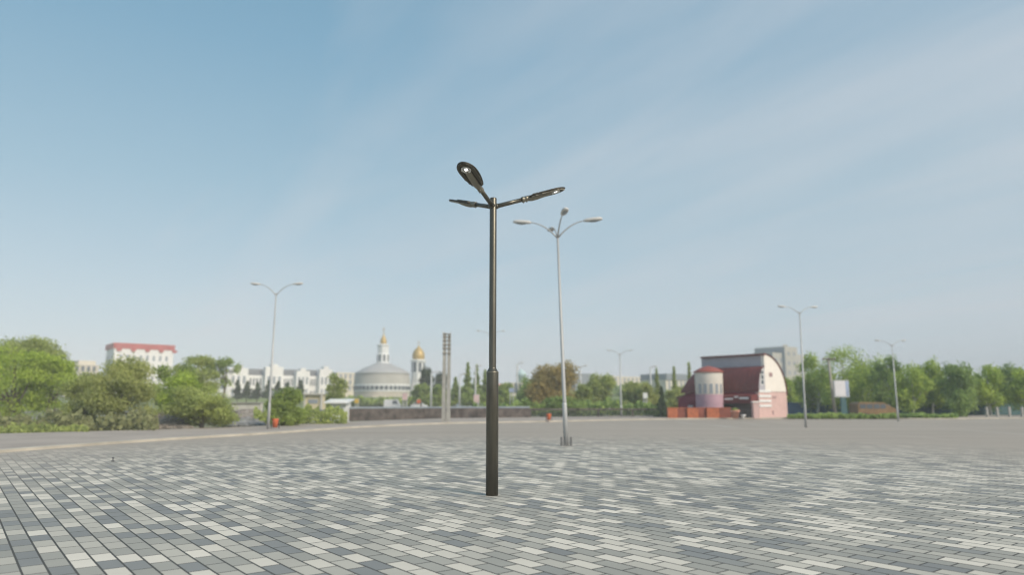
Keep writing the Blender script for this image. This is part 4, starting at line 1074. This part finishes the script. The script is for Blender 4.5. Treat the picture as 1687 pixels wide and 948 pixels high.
# cars
def car(label, px, D, L, col, van=False, base=-.34, rz=0, name='parked_car', cat='car', lift=0):
    t = thing(name, label, cat, (gx(px, D), D, base + lift), rz, None)
    hb = .75 if not van else 1.0; ht = 1.42 if not van else 1.95; W = 1.7
    b = MB()
    if van: prof = [(-.5, .25), (-.5, 1.0), (-.47, 1.9), (-.4, 1.95), (.28, 1.95), (.40, 1.15), (.49, .95), (.5, .3)]
    else: prof = [(-.5, .3), (-.5, .8), (-.46, .92), (-.36, .95), (-.27, 1.38), (-.2, 1.44), (.08, 1.44), (.14, 1.40), (.27, .95), (.44, .84), (.5, .7), (.5, .3)]
    b.extrude([(x * L, -W / 2, z) for x, z in prof], (0, W, 0)); b.build('body', col, t)
    b = MB(); wz0, wz1 = (1.1, 1.75) if van else (.98, 1.34)
    for sy in (-1, 1):
        y = sy * (W / 2 + .004)
        xs_ = ((.02, .36), ) if van else ((-.29, -.07), (-.05, .20))
        for x0, x1 in xs_:
            sh = .03
            q = [(x0 * L, y, wz0), (x1 * L, y, wz0), ((x1 - sh * 1.6) * L, y, wz1), ((x0 + sh) * L, y, wz1)]
            b.face(q if sy < 0 else q[::-1])
    b.build('window', GLASS, t)
    for x in (-.31, .32):
        for sy in (-1, 1):
            b = MB(); b.tube([(x * L, sy * (W / 2 - .18), .32), (x * L, sy * (W / 2 + .02), .32)], .32, 18); wh = b.build('wheel', RUBBER, t)
            b = MB(); b.tube([(x * L, sy * (W / 2 + .0), .32), (x * L, sy * (W / 2 + .03), .32)], .18, 14); b.build('rim', GALV, wh)
    for sy in (-1, 1):
        b = MB(); b.box((L * .497, sy * .6, .66), (.06, .3, .14)); b.build('headlight', HEADW, t)
    return t
car('white van passing in front of the round church', 647, 134, 3.0, WHITE_S, True, name='white_van', cat='van', lift=.15)
car('white car behind the parapet right of the bell tower', 691, 134, 3.0, WHITE_S, lift=.2)
car('pale blue grey car behind the parapet between the twin concrete pole and the narrow poplars', 762, 134, 3.0, mat('pale_blue_car_paint', (.38, .45, .52), .3, var=.03), lift=.2)
car('white car behind the parapet just left of the bronze lamp', 792, 132, 3.0, WHITE_S, lift=.2)
car('white car behind the railing right of the bronze lamp', 836, 132, 3.2, WHITE_S, lift=.2)
car('dark grey estate car behind the railing right of the brown leaved tree', 974, 118, 3.2, GREYCAR, True, name='estate_car', lift=.6)
car('small white car nose showing right of the grey estate car', 1002, 120, 2.6, WHITE_S, lift=.1)
for px, w_, y0, lb in ((520, 19, 688, 'long low white block standing in for a car in the weeds below the cream yellow kiosk'), (551, 11, 685, 'squarish white block lying in the weeds below the white kiosk')):
    D = 47.5; t = thing('white_block', lb, 'block', (gx(px, D), D, -.35))  # the long block stands in for a white car
    zt = zz(y0, D) + .35; b = MB(); b.box((0, 0, zt / 2), (w_ * mpp(D), .4, zt), .1, .92); b.build('body', WHITE_S, t)
    b = MB(); b.box((0, 0, zt + .02), (w_ * mpp(D) * .8, .3, .05), .1, .8); b.build('cap', CONC_L, t)
# orange minibus
D = 68; t = thing('minibus', 'weathered orange minibus with dark windows parked under the park trees', 'minibus', (gx(1437, D), D, -.2))
b = MB(); b.extrude([(x, -.9, z) for x, z in ((-1.8, .25), (-1.8, 1.45), (-1.6, 1.62), (.55, 1.60), (1.15, 1.25), (1.75, .95), (1.85, .3))], (0, 1.8, 0)); b.build('body', ORANGE_R, t)
for x0, x1 in ((-1.65, -1.1), (-1.0, -.45), (-.35, .2), (.3, .75)):
    b = MB(); b.box(((x0 + x1) / 2, -.905, 1.22), (x1 - x0, .02, .4)); b.build('window', GLASS, t)
for x in (-1.15, 1.15):
    for sy in (-1, 1):
        b = MB(); b.tube([(x, sy * .7, .3), (x, sy * .93, .3)], .3, 16); b.build('wheel', RUBBER, t)
b = MB(); b.box((1.0, 0, 1.36), (.5, 1.6, .05)); b.build('windscreen', GLASS_L, t)

# small signs
def sign(label, px, y0, y1, wpx, D, m, name='sign_board'):
    k = mpp(D); z1, z0 = zz(y0, D), zz(y1, D)
    t = thing(name, label, 'sign', (gx(px, D), D, -.35))
    b = MB(); b.box((0, 0, (z0 + z1) / 2 + .35), (wpx * k, .12, z1 - z0)); b.build('panel', m, t)
    b = MB(); b.box((0, -.03, (z0 + z1) / 2 + .35), (wpx * k * 1.08, .1, (z1 - z0) * 1.08)); b.build('frame', GALV_FAR, t)
    b = MB(); b.box((0, -.09, (z0 + z1) / 2 + .35), (wpx * k * .98, .02, (z1 - z0) * .95)); b.build('poster', m, t)
    for sx in (-.3, .3):
        b = MB(); b.tube([(sx * wpx * k, .1, 0), (sx * wpx * k, .1, z0 + .4)], .06, 8); b.build('leg', GALV_FAR, t)
sign('pale pink billboard on legs right of the round church', 667, 648, 660, 8, 92, SIGNP)
sign('white and pink billboard left of the bronze lamp pole', 785, 651, 664, 9, 90, SIGNP)
sign('pale blue sign under the cyan turret', 843, 640, 647, 8, 95, SIGNB)
sign('small yellow sign on the verge left of the round church', 588, 658, 665, 7, 90, YELLOW)
sign('small orange sign below the bell tower', 690, 659, 665, 6, 90, ORANGE)
sign('white sign in front of the olive tree left of the dark cypress', 1063, 648, 657, 7, 78, WHITE_S)
